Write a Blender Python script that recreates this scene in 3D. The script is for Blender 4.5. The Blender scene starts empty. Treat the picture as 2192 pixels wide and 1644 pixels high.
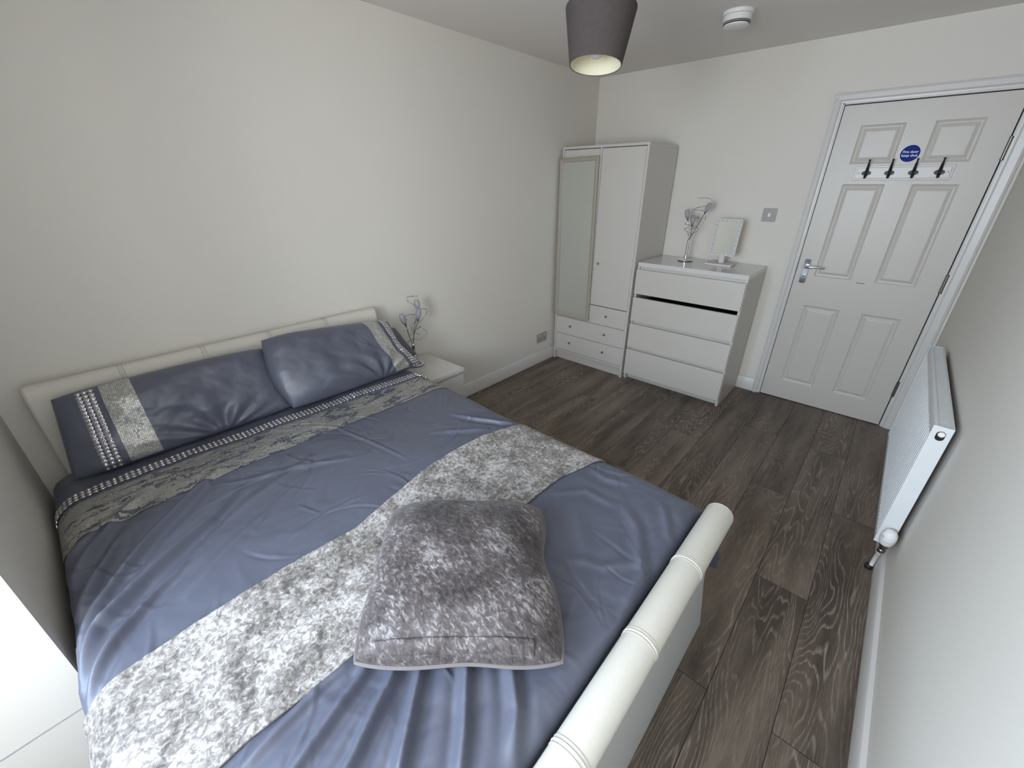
import bpy, bmesh, math, random
import numpy as np
from mathutils import Vector, Matrix

random.seed(7)
PI = math.pi
SC = bpy.context.scene
COL = SC.collection

# ------------------------------------------------------------------ camera, world, light
F_PX = 877.38
cam_d = bpy.data.cameras.new('camera')
cam_d.sensor_fit = 'HORIZONTAL'; cam_d.sensor_width = 36.0
cam_d.lens = F_PX / 2192 * 36.0
cam_d.clip_start = 0.02; cam_d.clip_end = 60
cam = bpy.data.objects.new('camera', cam_d); COL.objects.link(cam)
right = Vector((0.74378951, 0.66841208, -0.00156728))
down = Vector((0.29386409, -0.32910761, -0.89740296))
fwd = Vector((-0.60035078, 0.66701835, -0.4412091))
M = Matrix((( right.x, -down.x, -fwd.x, 2.2553), (right.y, -down.y, -fwd.y, -3.6123),
            (right.z, -down.z, -fwd.z, 1.5627), (0, 0, 0, 1)))
cam.matrix_world = M
SC.camera = cam

SC.view_settings.view_transform = 'Standard'
SC.view_settings.look = 'None'
SC.view_settings.gamma = 1.0
SC.view_settings.use_curve_mapping = False
SC.view_settings.exposure = -0.10

wd = bpy.data.worlds.new('daylight'); SC.world = wd; wd.use_nodes = True
bgn = wd.node_tree.nodes['Background']
bgn.inputs[0].default_value = (0.62, 0.78, 1.0, 1); bgn.inputs[1].default_value = 1.0

def area(name, loc, rot, sx, sy, power, col):
    d = bpy.data.lights.new(name, 'AREA'); d.shape = 'RECTANGLE'; d.size = sx; d.size_y = sy
    d.energy = power; d.color = col
    o = bpy.data.objects.new(name, d); COL.objects.link(o); o.location = loc; o.rotation_euler = rot
    return o
# daylight entering through the bay window behind the photographer (just outside the panes)
# unseen bay: left, middle, right pane (p0, p1 on plan); angled ones added to light side walls
BAY = [((1.01, -4.28), (1.40, -4.72)), ((1.40, -4.72), (2.23, -4.72)), ((2.23, -4.72), (2.62, -4.28))]
SKY = ((0.44, 0.69, 1.0), (0.58, 0.77, 1.0), (0.70, 0.83, 1.0))
for (p0, p1), pw, gp, sc_, tl in zip(BAY, (50, 56, 6), (12, 38, 4), SKY, (76, 52, 50)):
    dx, dy = p1[0] - p0[0], p1[1] - p0[1]; ln = math.hypot(dx, dy); ang = math.atan2(dy, dx)
    cx_, cy_ = (p0[0] + p1[0]) / 2 + dy / ln * 0.22, (p0[1] + p1[1]) / 2 - dx / ln * 0.22
    area('sky_light', (cx_, cy_, 1.50), (math.radians(tl), 0, ang), ln * 0.85, 1.15, pw, sc_)
    area('ground_bounce', (cx_, cy_, 1.40), (math.radians(112), 0, ang), ln * 0.85, 1.0, gp, (1.0, 0.86, 0.70))

# ------------------------------------------------------------------ materials
def nt(name):
    m = bpy.data.materials.new(name); m.use_nodes = True
    t = m.node_tree; b = t.nodes['Principled BSDF']
    return m, t, b
def N(t, kind, **kw):
    n = t.nodes.new(kind)
    for k, v in kw.items():
        if hasattr(n, k): setattr(n, k, v)
        else: n.inputs[k].default_value = v
    return n
def L(t, a, b): t.links.new(a, b)
def plain(name, col, rough=0.5, metal=0.0, coat=0.0, spec=0.5, trans=0.0, ior=1.45, alpha=1.0):
    m, t, b = nt(name)
    b.inputs['Base Color'].default_value = (*col, 1); b.inputs['Roughness'].default_value = rough
    b.inputs['Metallic'].default_value = metal; b.inputs['Coat Weight'].default_value = coat
    b.inputs['Specular IOR Level'].default_value = spec
    b.inputs['Transmission Weight'].default_value = trans; b.inputs['IOR'].default_value = ior
    b.inputs['Alpha'].default_value = alpha
    return m
def noisy(name, c1, c2, scale, rough=0.6, bump=0.0, bscale=None, dist=0.002, detail=4, spec=0.5, coat=0.0):
    m, t, b = nt(name)
    tc = N(t, 'ShaderNodeTexCoord'); n = N(t, 'ShaderNodeTexNoise', Scale=scale, Detail=detail)
    L(t, tc.outputs['Object'], n.inputs['Vector'])
    mx = N(t, 'ShaderNodeMix', data_type='RGBA'); mx.inputs[6].default_value = (*c1, 1); mx.inputs[7].default_value = (*c2, 1)
    L(t, n.outputs['Fac'], mx.inputs[0]); L(t, mx.outputs[2], b.inputs['Base Color'])
    b.inputs['Roughness'].default_value = rough; b.inputs['Specular IOR Level'].default_value = spec
    b.inputs['Coat Weight'].default_value = coat
    if bump:
        n2 = N(t, 'ShaderNodeTexNoise', Scale=bscale or scale * 4, Detail=3)
        L(t, tc.outputs['Object'], n2.inputs['Vector'])
        bp = N(t, 'ShaderNodeBump', Strength=bump, Distance=dist)
        L(t, n2.outputs['Fac'], bp.inputs['Height']); L(t, bp.outputs['Normal'], b.inputs['Normal'])
    return m

m_wall = noisy('wall_paint', (0.70, 0.665, 0.60), (0.73, 0.695, 0.63), 1.2, 0.75, 0.12, 260, 0.001, spec=0.25)
m_ceil = noisy('ceiling_paint', (0.78, 0.74, 0.70), (0.80, 0.76, 0.72), 1.0, 0.85, 0.1, 200, 0.001, spec=0.2)
m_trim = noisy('gloss_trim_paint', (0.61, 0.59, 0.56), (0.64, 0.62, 0.59), 2, 0.35, 0.05, 90, 0.001)
m_door = noisy('door_paint', (0.56, 0.525, 0.475), (0.58, 0.545, 0.495), 3, 0.38, 0.08, 60, 0.001)
m_furn = noisy('white_foil', (0.57, 0.54, 0.50), (0.59, 0.56, 0.52), 3, 0.38, 0.03, 200, 0.0005)
m_gloss = noisy('white_gloss_foil', (0.64, 0.63, 0.60), (0.66, 0.65, 0.62), 3, 0.12)
m_furn2 = noisy('cream_foil', (0.57, 0.54, 0.49), (0.59, 0.56, 0.51), 3, 0.35, 0.03, 200, 0.0005)
m_rail = plain('reveal_foil', (0.62, 0.63, 0.62), 0.5)
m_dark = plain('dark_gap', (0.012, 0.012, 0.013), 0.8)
m_chrome = plain('chrome', (0.80, 0.80, 0.82), 0.08, 1.0)
m_steel = plain('brushed_steel', (0.42, 0.41, 0.39), 0.3, 1.0)
m_hinge = plain('aged_hinge_metal', (0.22, 0.20, 0.18), 0.35, 1.0)
m_black = plain('black_cast_iron', (0.010, 0.010, 0.011), 0.45)
m_blkpl = plain('black_plastic', (0.015, 0.015, 0.015), 0.4)
m_plate = plain('satin_plate', (0.36, 0.335, 0.335), 0.45)
m_white = plain('white_plastic', (0.78, 0.77, 0.74), 0.35)
m_rad = plain('radiator_enamel', (0.68, 0.685, 0.68), 0.3)
m_mirror = plain('mirror_glass', (0.80, 0.84, 0.82), 0.03, 1.0)
m_frame = noisy('champagne_frame', (0.34, 0.31, 0.25), (0.42, 0.385, 0.315), 30, 0.35, 0.1, 120, 0.001)
m_blue = plain('sign_blue', (0.002, 0.016, 0.20), 0.5, spec=0.15)
m_sgnw = plain('sign_white', (0.72, 0.78, 0.86), 0.4)
m_leather = noisy('cream_leather', (0.59, 0.56, 0.49), (0.62, 0.59, 0.52), 8, 0.42, 0.25, 420, 0.0008, spec=0.45)
m_leath2 = noisy('grey_leather', (0.50, 0.50, 0.48), (0.54, 0.54, 0.52), 8, 0.5, 0.2, 420, 0.0008, spec=0.35)
m_stitch = plain('stitching', (0.45, 0.42, 0.37), 0.7)
m_matt = plain('mattress_ticking', (0.55, 0.55, 0.56), 0.8)
m_shade = noisy('shade_fabric', (0.062, 0.052, 0.050), (0.085, 0.072, 0.068), 60, 0.85, 0.3, 500, 0.0006, spec=0.2)
m_shadein = plain('shade_lining', (0.80, 0.76, 0.56), 0.7)
m_crystal = plain('crystal', (0.78, 0.79, 0.82), 0.06, 0.0, trans=0.8, ior=1.5)
m_wire = plain('lamp_wire', (0.26, 0.25, 0.25), 0.25, 1.0)
m_gem = plain('rhinestone', (0.78, 0.77, 0.78), 0.16, 0.85)
m_gemset = plain('rhinestone_setting', (0.26, 0.25, 0.26), 0.28, 0.8)
m_bulb = plain('bulb_glass', (0.85, 0.85, 0.85), 0.08, trans=0.6)
m_pink = plain('pale_pink_plastic', (0.66, 0.60, 0.60), 0.4)
m_scuff = plain('scuff', (0.22, 0.16, 0.11), 0.8)
m_crack = plain('plaster_crack', (0.25, 0.25, 0.27), 0.9)

def mat_floor():
    m, t, b = nt('limed_oak_laminate')
    uv = N(t, 'ShaderNodeUVMap'); uv.uv_map = 'plank'
    at = N(t, 'ShaderNodeAttribute'); at.attribute_name = 'tone'
    def mapped(sx, sy):
        mp = N(t, 'ShaderNodeMapping'); mp.inputs['Scale'].default_value = (sx, sy, 1)
        L(t, uv.outputs['UV'], mp.inputs['Vector']); return mp.outputs['Vector']
    # growth rings: contour lines of a stretched noise
    n1 = N(t, 'ShaderNodeTexNoise', Scale=1.0, Detail=3.0, Roughness=0.36, Distortion=0.0)
    L(t, mapped(0.9, 6.0), n1.inputs['Vector'])
    mul = N(t, 'ShaderNodeMath', operation='MULTIPLY'); mul.inputs[1].default_value = 30.0
    L(t, n1.outputs['Fac'], mul.inputs[0])
    fr = N(t, 'ShaderNodeMath', operation='FRACT'); L(t, mul.outputs[0], fr.inputs[0])
    ring = N(t, 'ShaderNodeValToRGB'); ring.color_ramp.interpolation = 'LINEAR'
    e = ring.color_ramp.elements; e[0].position = 0.0; e[0].color = (0, 0, 0, 1); e[1].position = 1.0; e[1].color = (0, 0, 0, 1)
    for p, v in ((0.28, 0.0), (0.50, 0.9), (0.55, 1.0), (0.66, 0.0)):
        q = e.new(p); q.color = (v, v, v, 1)
    L(t, fr.outputs[0], ring.inputs['Fac'])
    # where the grain shows strongly
    n2 = N(t, 'ShaderNodeTexNoise', Scale=1.0, Detail=2.0); L(t, mapped(1.1, 3.6), n2.inputs['Vector'])
    rm = N(t, 'ShaderNodeMapRange'); rm.inputs['From Min'].default_value = 0.40; rm.inputs['From Max'].default_value = 0.62
    rm.inputs['To Min'].default_value = 0.08; rm.inputs['To Max'].default_value = 0.95
    L(t, n2.outputs['Fac'], rm.inputs['Value'])
    # fine pores
    n3 = N(t, 'ShaderNodeTexNoise', Scale=1.0, Detail=3.0, Roughness=0.7); L(t, mapped(14, 230), n3.inputs['Vector'])
    # broad tone
    n4 = N(t, 'ShaderNodeTexNoise', Scale=1.0, Detail=3.0); L(t, mapped(1.6, 11), n4.inputs['Vector'])
    base = N(t, 'ShaderNodeValToRGB'); e = base.color_ramp.elements
    e[0].position = 0.30; e[0].color = (0.070, 0.052, 0.040, 1); e[1].position = 0.74; e[1].color = (0.208, 0.163, 0.127, 1)
    ad = N(t, 'ShaderNodeMath', operation='ADD'); L(t, n4.outputs['Fac'], ad.inputs[0])
    sc = N(t, 'ShaderNodeMath', operation='MULTIPLY_ADD'); sc.inputs[1].default_value = 0.45; sc.inputs[2].default_value = -0.225
    L(t, n3.outputs['Fac'], sc.inputs[0]); L(t, sc.outputs[0], ad.inputs[1])
    ad2 = N(t, 'ShaderNodeMath', operation='ADD'); L(t, ad.outputs[0], ad2.inputs[0]); L(t, at.outputs['Fac'], ad2.inputs[1])
    L(t, ad2.outputs[0], base.inputs['Fac'])
    # pores break up the lines
    pr = N(t, 'ShaderNodeMapRange'); pr.inputs['From Min'].default_value = 0.36; pr.inputs['From Max'].default_value = 0.56
    L(t, n3.outputs['Fac'], pr.inputs['Value'])
    k1 = N(t, 'ShaderNodeMath', operation='MULTIPLY'); L(t, ring.outputs['Color'], k1.inputs[0]); L(t, rm.outputs[0], k1.inputs[1])
    k2 = N(t, 'ShaderNodeMath', operation='MULTIPLY'); L(t, k1.outputs[0], k2.inputs[0]); L(t, pr.outputs[0], k2.inputs[1])
    mx = N(t, 'ShaderNodeMix', data_type='RGBA'); mx.inputs[7].default_value = (0.33, 0.275, 0.22, 1)
    L(t, k2.outputs[0], mx.inputs[0]); L(t, base.outputs['Color'], mx.inputs[6])
    L(t, mx.outputs[2], b.inputs['Base Color'])
    b.inputs['Roughness'].default_value = 0.46; b.inputs['Specular IOR Level'].default_value = 0.35
    bp = N(t, 'ShaderNodeBump', Strength=0.25, Distance=0.001); L(t, ad.outputs[0], bp.inputs['Height']); L(t, bp.outputs['Normal'], b.inputs['Normal'])
    return m
m_floor = mat_floor()
m_under = plain('floor_joint', (0.008, 0.007, 0.006), 0.9)

def mat_satin():
    m, t, b = nt('slate_blue_satin')
    tc = N(t, 'ShaderNodeTexCoord')
    n = N(t, 'ShaderNodeTexNoise', Scale=3.0, Detail=3.0); L(t, tc.outputs['Object'], n.inputs['Vector'])
    mx = N(t, 'ShaderNodeMix', data_type='RGBA'); mx.inputs[6].default_value = (0.080, 0.086, 0.116, 1); mx.inputs[7].default_value = (0.102, 0.109, 0.146, 1)
    L(t, n.outputs['Fac'], mx.inputs[0]); L(t, mx.outputs[2], b.inputs['Base Color'])
    b.inputs['Roughness'].default_value = 0.38; b.inputs['Specular IOR Level'].default_value = 0.6
    b.inputs['Sheen Weight'].default_value = 0.06; b.inputs['Sheen Roughness'].default_value = 0.35
    b.inputs['Sheen Tint'].default_value = (0.75, 0.82, 1, 1)
    # small creases
    n2 = N(t, 'ShaderNodeTexNoise', Scale=6.0, Detail=3.0, Roughness=0.45, Distortion=0.6); L(t, tc.outputs['Object'], n2.inputs['Vector'])
    n3 = N(t, 'ShaderNodeTexNoise', Scale=900.0, Detail=1.0); L(t, tc.outputs['Object'], n3.inputs['Vector'])
    s = N(t, 'ShaderNodeMath', operation='MULTIPLY_ADD'); s.inputs[1].default_value = 0.012; L(t, n3.outputs['Fac'], s.inputs[0]); L(t, n2.outputs['Fac'], s.inputs[2])
    bp = N(t, 'ShaderNodeBump', Strength=0.22, Distance=0.012); L(t, s.outputs[0], bp.inputs['Height']); L(t, bp.outputs['Normal'], b.inputs['Normal'])
    return m
m_satin = mat_satin()

def mat_velvet(name, dark, mid, light, scale, lo, hi, stretch=(1, 1, 1), sheen=0.12, rot=0.0):
    m, t, b = nt(name)
    tc = N(t, 'ShaderNodeTexCoord'); mp = N(t, 'ShaderNodeMapping'); mp.inputs['Scale'].default_value = stretch
    mp.inputs['Rotation'].default_value = (0, 0, rot)
    L(t, tc.outputs['Object'], mp.inputs['Vector'])
    n = N(t, 'ShaderNodeTexNoise', Scale=scale, Detail=6.0, Roughness=0.66, Distortion=0.7); L(t, mp.outputs['Vector'], n.inputs['Vector'])
    n2 = N(t, 'ShaderNodeTexNoise', Scale=scale * 0.16, Detail=3.0, Roughness=0.5, Distortion=0.5); L(t, tc.outputs['Object'], n2.inputs['Vector'])
    s = N(t, 'ShaderNodeMath', operation='MULTIPLY_ADD'); s.inputs[1].default_value = 0.55; s.inputs[2].default_value = -0.275
    L(t, n2.outputs['Fac'], s.inputs[0])
    a = N(t, 'ShaderNodeMath', operation='ADD'); L(t, n.outputs['Fac'], a.inputs[0]); L(t, s.outputs[0], a.inputs[1])
    r = N(t, 'ShaderNodeValToRGB'); e = r.color_ramp.elements
    e[0].position = lo; e[0].color = (*dark, 1); e[1].position = hi; e[1].color = (*light, 1)
    q = e.new((lo + hi) / 2); q.color = (*mid, 1)
    L(t, a.outputs[0], r.inputs['Fac']); L(t, r.outputs['Color'], b.inputs['Base Color'])
    b.inputs['Roughness'].default_value = 0.6; b.inputs['Sheen Weight'].default_value = sheen; b.inputs['Sheen Roughness'].default_value = 0.45
    b.inputs['Specular IOR Level'].default_value = 0.35
    bp = N(t, 'ShaderNodeBump', Strength=0.45, Distance=0.003); L(t, a.outputs[0], bp.inputs['Height']); L(t, bp.outputs['Normal'], b.inputs['Normal'])
    return m
m_velvet = mat_velvet('champagne_crushed_velvet', (0.090, 0.080, 0.072), (0.235, 0.212, 0.193), (0.50, 0.48, 0.465), 80, 0.34, 0.67)
m_cush = mat_velvet('mink_crushed_velvet', (0.028, 0.022, 0.021), (0.085, 0.070, 0.068), (0.30, 0.28, 0.28), 58, 0.33, 0.74, (1, 2.0, 1), 0.18, 0.75)
m_cushpipe = plain('mink_piping', (0.15, 0.135, 0.13), 0.6)

def mat_sequin(name, cell, base1, base2, under, patch):
    m, t, b = nt(name)
    uv = N(t, 'ShaderNodeUVMap'); uv.uv_map = 'cloth'
    mp = N(t, 'ShaderNodeMapping'); mp.inputs['Scale'].default_value = (1 / cell, 1 / cell, 1); L(t, uv.outputs['UV'], mp.inputs['Vector'])
    sp = N(t, 'ShaderNodeSeparateXYZ'); L(t, mp.outputs['Vector'], sp.inputs[0])
    fx = N(t, 'ShaderNodeMath', operation='FLOOR'); L(t, sp.outputs[0], fx.inputs[0])
    fy = N(t, 'ShaderNodeMath', operation='FLOOR'); L(t, sp.outputs[1], fy.inputs[0])
    cb = N(t, 'ShaderNodeCombineXYZ'); L(t, fx.outputs[0], cb.inputs[0]); L(t, fy.outputs[0], cb.inputs[1])
    wn = N(t, 'ShaderNodeTexWhiteNoise'); wn.noise_dimensions = '2D'; L(t, cb.outputs[0], wn.inputs['Vector'])
    mx = N(t, 'ShaderNodeMix', data_type='RGBA'); mx.inputs[6].default_value = (*base1, 1); mx.inputs[7].default_value = (*base2, 1)
    L(t, wn.outputs['Value'], mx.inputs[0])
    # thread rows between the sequins
    gx = N(t, 'ShaderNodeMath', operation='FRACT'); L(t, sp.outputs[1], gx.inputs[0])
    rr = N(t, 'ShaderNodeValToRGB'); e = rr.color_ramp.elements
    e[0].position = 0.0; e[0].color = (1, 1, 1, 1); e[1].position = 1; e[1].color = (1, 1, 1, 1)
    for p, v in ((0.16, 1), (0.26, 0), (0.96, 0)):
        q = e.new(p); q.color = (v, v, v, 1)
    L(t, gx.outputs[0], rr.inputs['Fac'])
    # flipped / missing patches
    pn = N(t, 'ShaderNodeTexNoise', Scale=8.0, Detail=5, Roughness=0.72, Distortion=1.2)
    m2 = N(t, 'ShaderNodeMapping'); m2.inputs['Scale'].default_value = (2.4, 0.9, 1)
    dv = N(t, 'ShaderNodeVectorMath', operation='SCALE'); dv.inputs['Scale'].default_value = cell; L(t, cb.outputs[0], dv.inputs[0])
    L(t, dv.outputs[0], m2.inputs['Vector']); L(t, m2.outputs['Vector'], pn.inputs['Vector'])
    pt = N(t, 'ShaderNodeMath', operation='GREATER_THAN'); pt.inputs[1].default_value = patch; L(t, pn.outputs['Fac'], pt.inputs[0])
    mxx = N(t, 'ShaderNodeMath', operation='MAXIMUM'); L(t, pt.outputs[0], mxx.inputs[0])
    half = N(t, 'ShaderNodeMath', operation='MULTIPLY'); half.inputs[1].default_value = 0.55; L(t, rr.outputs['Color'], half.inputs[0])
    L(t, half.outputs[0], mxx.inputs[1])
    m3 = N(t, 'ShaderNodeMix', data_type='RGBA'); L(t, mxx.outputs[0], m3.inputs[0]); L(t, mx.outputs[2], m3.inputs[6]); m3.inputs[7].default_value = (*under, 1)
    L(t, m3.outputs[2], b.inputs['Base Color'])
    inv = N(t, 'ShaderNodeMath', operation='MULTIPLY_ADD'); inv.inputs[1].default_value = -0.42; inv.inputs[2].default_value = 0.42; L(t, mxx.outputs[0], inv.inputs[0])
    L(t, inv.outputs[0], b.inputs['Metallic'])
    b.inputs['Roughness'].default_value = 0.34
    # each sequin tilted a little
    geo = N(t, 'ShaderNodeNewGeometry')
    sub = N(t, 'ShaderNodeVectorMath', operation='SUBTRACT'); sub.inputs[1].default_value = (0.5, 0.5, 0.5); L(t, wn.outputs['Color'], sub.inputs[0])
    scl = N(t, 'ShaderNodeVectorMath', operation='SCALE'); scl.inputs['Scale'].default_value = 0.22; L(t, sub.outputs[0], scl.inputs[0])
    ad = N(t, 'ShaderNodeVectorMath', operation='ADD'); L(t, geo.outputs['Normal'], ad.inputs[0]); L(t, scl.outputs[0], ad.inputs[1])
    nm = N(t, 'ShaderNodeVectorMath', operation='NORMALIZE'); L(t, ad.outputs[0], nm.inputs[0]); L(t, nm.outputs[0], b.inputs['Normal'])
    return m
m_sequin = mat_sequin('duvet_sequins', 0.0052, (0.31, 0.302, 0.272), (0.43, 0.42, 0.385), (0.085, 0.088, 0.108), 0.555)
m_sequin2 = mat_sequin('pillow_sequins', 0.0058, (0.34, 0.33, 0.30), (0.56, 0.55, 0.52), (0.10, 0.10, 0.11), 0.90)

# ------------------------------------------------------------------ mesh helpers
def tag(o, label=None, cat=None, group=None, kind=None):
    if label: o['label'] = label
    if cat: o['category'] = cat
    if group: o['group'] = group
    if kind: o['kind'] = kind
    return o
def link(name, me, mat, parent=None, smooth=False, angle=None):
    o = bpy.data.objects.new(name, me); COL.objects.link(o)
    if mat is not None:
        for mm in (mat if isinstance(mat, (list, tuple)) else [mat]): me.materials.append(mm)
    if parent is not None:
        o.parent = parent
        o.matrix_parent_inverse = world(parent).inverted()
    if smooth:
        me.polygons.foreach_set('use_smooth', [True] * len(me.polygons))
        if angle: me.set_sharp_from_angle(angle=math.radians(angle))
    return o
def world(o):
    m = Matrix.LocRotScale(o.location, o.rotation_euler, o.scale)
    if o.parent: m = world(o.parent) @ o.matrix_parent_inverse @ m
    return m
def empty(name, loc=(0, 0, 0), parent=None):
    o = bpy.data.objects.new(name, None); COL.objects.link(o); o.location = loc; o.empty_display_size = 0.05
    return o
class MB:
    def __init__(s): s.v = []; s.f = []; s.mi = []; s.m = 0
    def add(s, vs, fs):
        k = len(s.v); s.v += [tuple(p) for p in vs]; s.f += [tuple(i + k for i in f) for f in fs]; s.mi += [s.m] * len(fs)
    def box(s, x0, x1, y0, y1, z0, z1):
        s.add([(x0, y0, z0), (x1, y0, z0), (x1, y1, z0), (x0, y1, z0), (x0, y0, z1), (x1, y0, z1), (x1, y1, z1), (x0, y1, z1)],
              [(0, 3, 2, 1), (4, 5, 6, 7), (0, 1, 5, 4), (1, 2, 6, 5), (2, 3, 7, 6), (3, 0, 4, 7)]); return s
    def tube(s, pts, r, n=10, cap=True):
        pts = [Vector(p) for p in pts]; rs = r if isinstance(r, (list, tuple)) else [r] * len(pts)
        ring = []; k = len(pts); up = None
        vs = []; fs = []
        for i, p in enumerate(pts):
            d = (pts[min(i + 1, k - 1)] - pts[max(i - 1, 0)]).normalized()
            if up is None: up = d.orthogonal().normalized()
            up = (up - d * up.dot(d)).normalized(); w = d.cross(up)
            for j in range(n):
                a = 2 * PI * j / n; vs.append(p + (up * math.cos(a) + w * math.sin(a)) * rs[i])
        for i in range(k - 1):
            for j in range(n):
                j2 = (j + 1) % n; fs.append((i * n + j, i * n + j2, (i + 1) * n + j2, (i + 1) * n + j))
        if cap: fs.append(tuple(range(n - 1, -1, -1))); fs.append(tuple((k - 1) * n + j for j in range(n)))
        s.add(vs, fs); return s
    def lathe(s, c, axis, prof, n=32, close=False):
        c = Vector(c); ax = Vector(axis).normalized(); u = ax.orthogonal().normalized(); w = ax.cross(u)
        vs = []; fs = []
        for (r, h) in prof:
            for j in range(n):
                a = 2 * PI * j / n; vs.append(c + ax * h + (u * math.cos(a) + w * math.sin(a)) * max(r, 1e-5))
        k = len(prof)
        for i in range(k - 1 if not close else k):
            for j in range(n):
                j2 = (j + 1) % n; i2 = (i + 1) % k
                fs.append((i * n + j, i * n + j2, i2 * n + j2, i2 * n + j))
        if not close:
            fs.append(tuple(range(n - 1, -1, -1))); fs.append(tuple((k - 1) * n + j for j in range(n)))
        s.add(vs, fs); return s
    def prism(s, poly, axis, a0, a1):
        """poly: list of 2-D points in the plane across axis ('x','y','z')"""
        n = len(poly)
        def P(p, a):
            return (a, p[0], p[1]) if axis == 'x' else (p[0], a, p[1]) if axis == 'y' else (p[0], p[1], a)
        vs = [P(p, a0) for p in poly] + [P(p, a1) for p in poly]
        fs = [tuple(range(n)), tuple(range(2 * n - 1, n - 1, -1))] + [(i, i + n, (i + 1) % n + n, (i + 1) % n) for i in range(n)]
        s.add(vs, fs); return s
    def build(s, name, mat, parent=None, smooth=False, bevel=0, seg=2, angle=40):
        me = bpy.data.meshes.new(name); me.from_pydata(s.v, [], s.f)
        bm = bmesh.new(); bm.from_mesh(me); bmesh.ops.recalc_face_normals(bm, faces=bm.faces)
        bm.to_mesh(me); bm.free()
        o = link(name, me, mat, parent, smooth or bevel > 0, angle)
        if s.m or any(s.mi): me.polygons.foreach_set('material_index', s.mi)
        if bevel:
            md = o.modifiers.new('bevel', 'BEVEL'); md.width = bevel; md.segments = seg; md.limit_method = 'ANGLE'; md.angle_limit = math.radians(40)
            md.harden_normals = False
        return o
def struct(o): o['kind'] = 'structure'; return o

# smooth value noise for the cloth
_rng = np.random.RandomState(11); _LAT = _rng.rand(256, 256)
def vnoise(x, y):
    xi = np.floor(x).astype(int); yi = np.floor(y).astype(int); fx = x - xi; fy = y - yi
    fx = fx * fx * fx * (fx * (fx * 6 - 15) + 10); fy = fy * fy * fy * (fy * (fy * 6 - 15) + 10)
    a = _LAT[xi % 256, yi % 256]; b = _LAT[(xi + 1) % 256, yi % 256]; c = _LAT[xi % 256, (yi + 1) % 256]; d = _LAT[(xi + 1) % 256, (yi + 1) % 256]
    return (a * (1 - fx) + b * fx) * (1 - fy) + (c * (1 - fx) + d * fx) * fy - 0.5
def fbm(x, y, o=4):
    r = 0; a = 1.0
    for k in range(o): r = r + a * vnoise(x * 2 ** k + 17 * k, y * 2 ** k + 31 * k); a *= 0.5
    return r
def smoothstep(a, b, x):
    t = np.clip((x - a) / (b - a), 0, 1); return t * t * (3 - 2 * t)
def grid_mesh(name, P, mat, parent=None, UV=None, close_u=False):
    """P: (nu, nv, 3) array"""
    nu, nv = P.shape[:2]
    me = bpy.data.meshes.new(name); idx = np.arange(nu * nv).reshape(nu, nv)
    f = np.stack([idx[:-1, :-1], idx[1:, :-1], idx[1:, 1:], idx[:-1, 1:]], -1).reshape(-1, 4)
    me.vertices.add(nu * nv); me.vertices.foreach_set('co', P.reshape(-1).astype(np.float32))
    me.loops.add(f.size); me.loops.foreach_set('vertex_index', f.reshape(-1).astype(np.int32))
    me.polygons.add(len(f)); me.polygons.foreach_set('loop_start', np.arange(0, f.size, 4, dtype=np.int32))
    me.update(calc_edges=True); me.validate()
    if UV is not None:
        l = me.uv_layers.new(name='cloth'); l.data.foreach_set('uv', UV.reshape(-1, 2)[f.reshape(-1)].reshape(-1).astype(np.float32))
    return link(name, me, mat, parent, True)

# ------------------------------------------------------------------ room shell
W, H, YN, YB, XR = 2.62, 2.345, -3.90, -4.72, 1.01      # right wall, ceiling, side wall plane, window wall, bay reveal
struct(MB().box(-0.15, 0, YN - 0.65, 0.15, -0.05, H).build('wall_left', m_wall))
struct(MB().box(0, W + 0.15, 0.0, 0.15, -0.05, H).build('wall_back_source', m_wall))
bpy.data.objects['wall_back_source'].name = 'wall_back'
# doorway is a recess: the slab sits in front of the wall core, so move the core back where the door is
o = bpy.data.objects['wall_back']; bpy.data.objects.remove(o)
wb = MB()
DX0, DX1, DZ = 1.766, 2.528, 1.981
wb.box(0, DX0 - 0.035, 0.0, 0.15, -0.05, H); wb.box(DX1 + 0.035, W, 0.0, 0.15, -0.05, H); wb.box(DX0 - 0.035, DX1 + 0.035, 0.0, 0.15, DZ + 0.035, H)
struct(wb.build('wall_back', m_wall))
struct(MB().box(W, W + 0.15, -4.40, 0.15, -0.05, H).build('wall_right', m_wall))
struct(MB().box(-0.15, XR, YN - 0.42, YN, -0.05, H).build('wall_near', m_wall))
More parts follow.
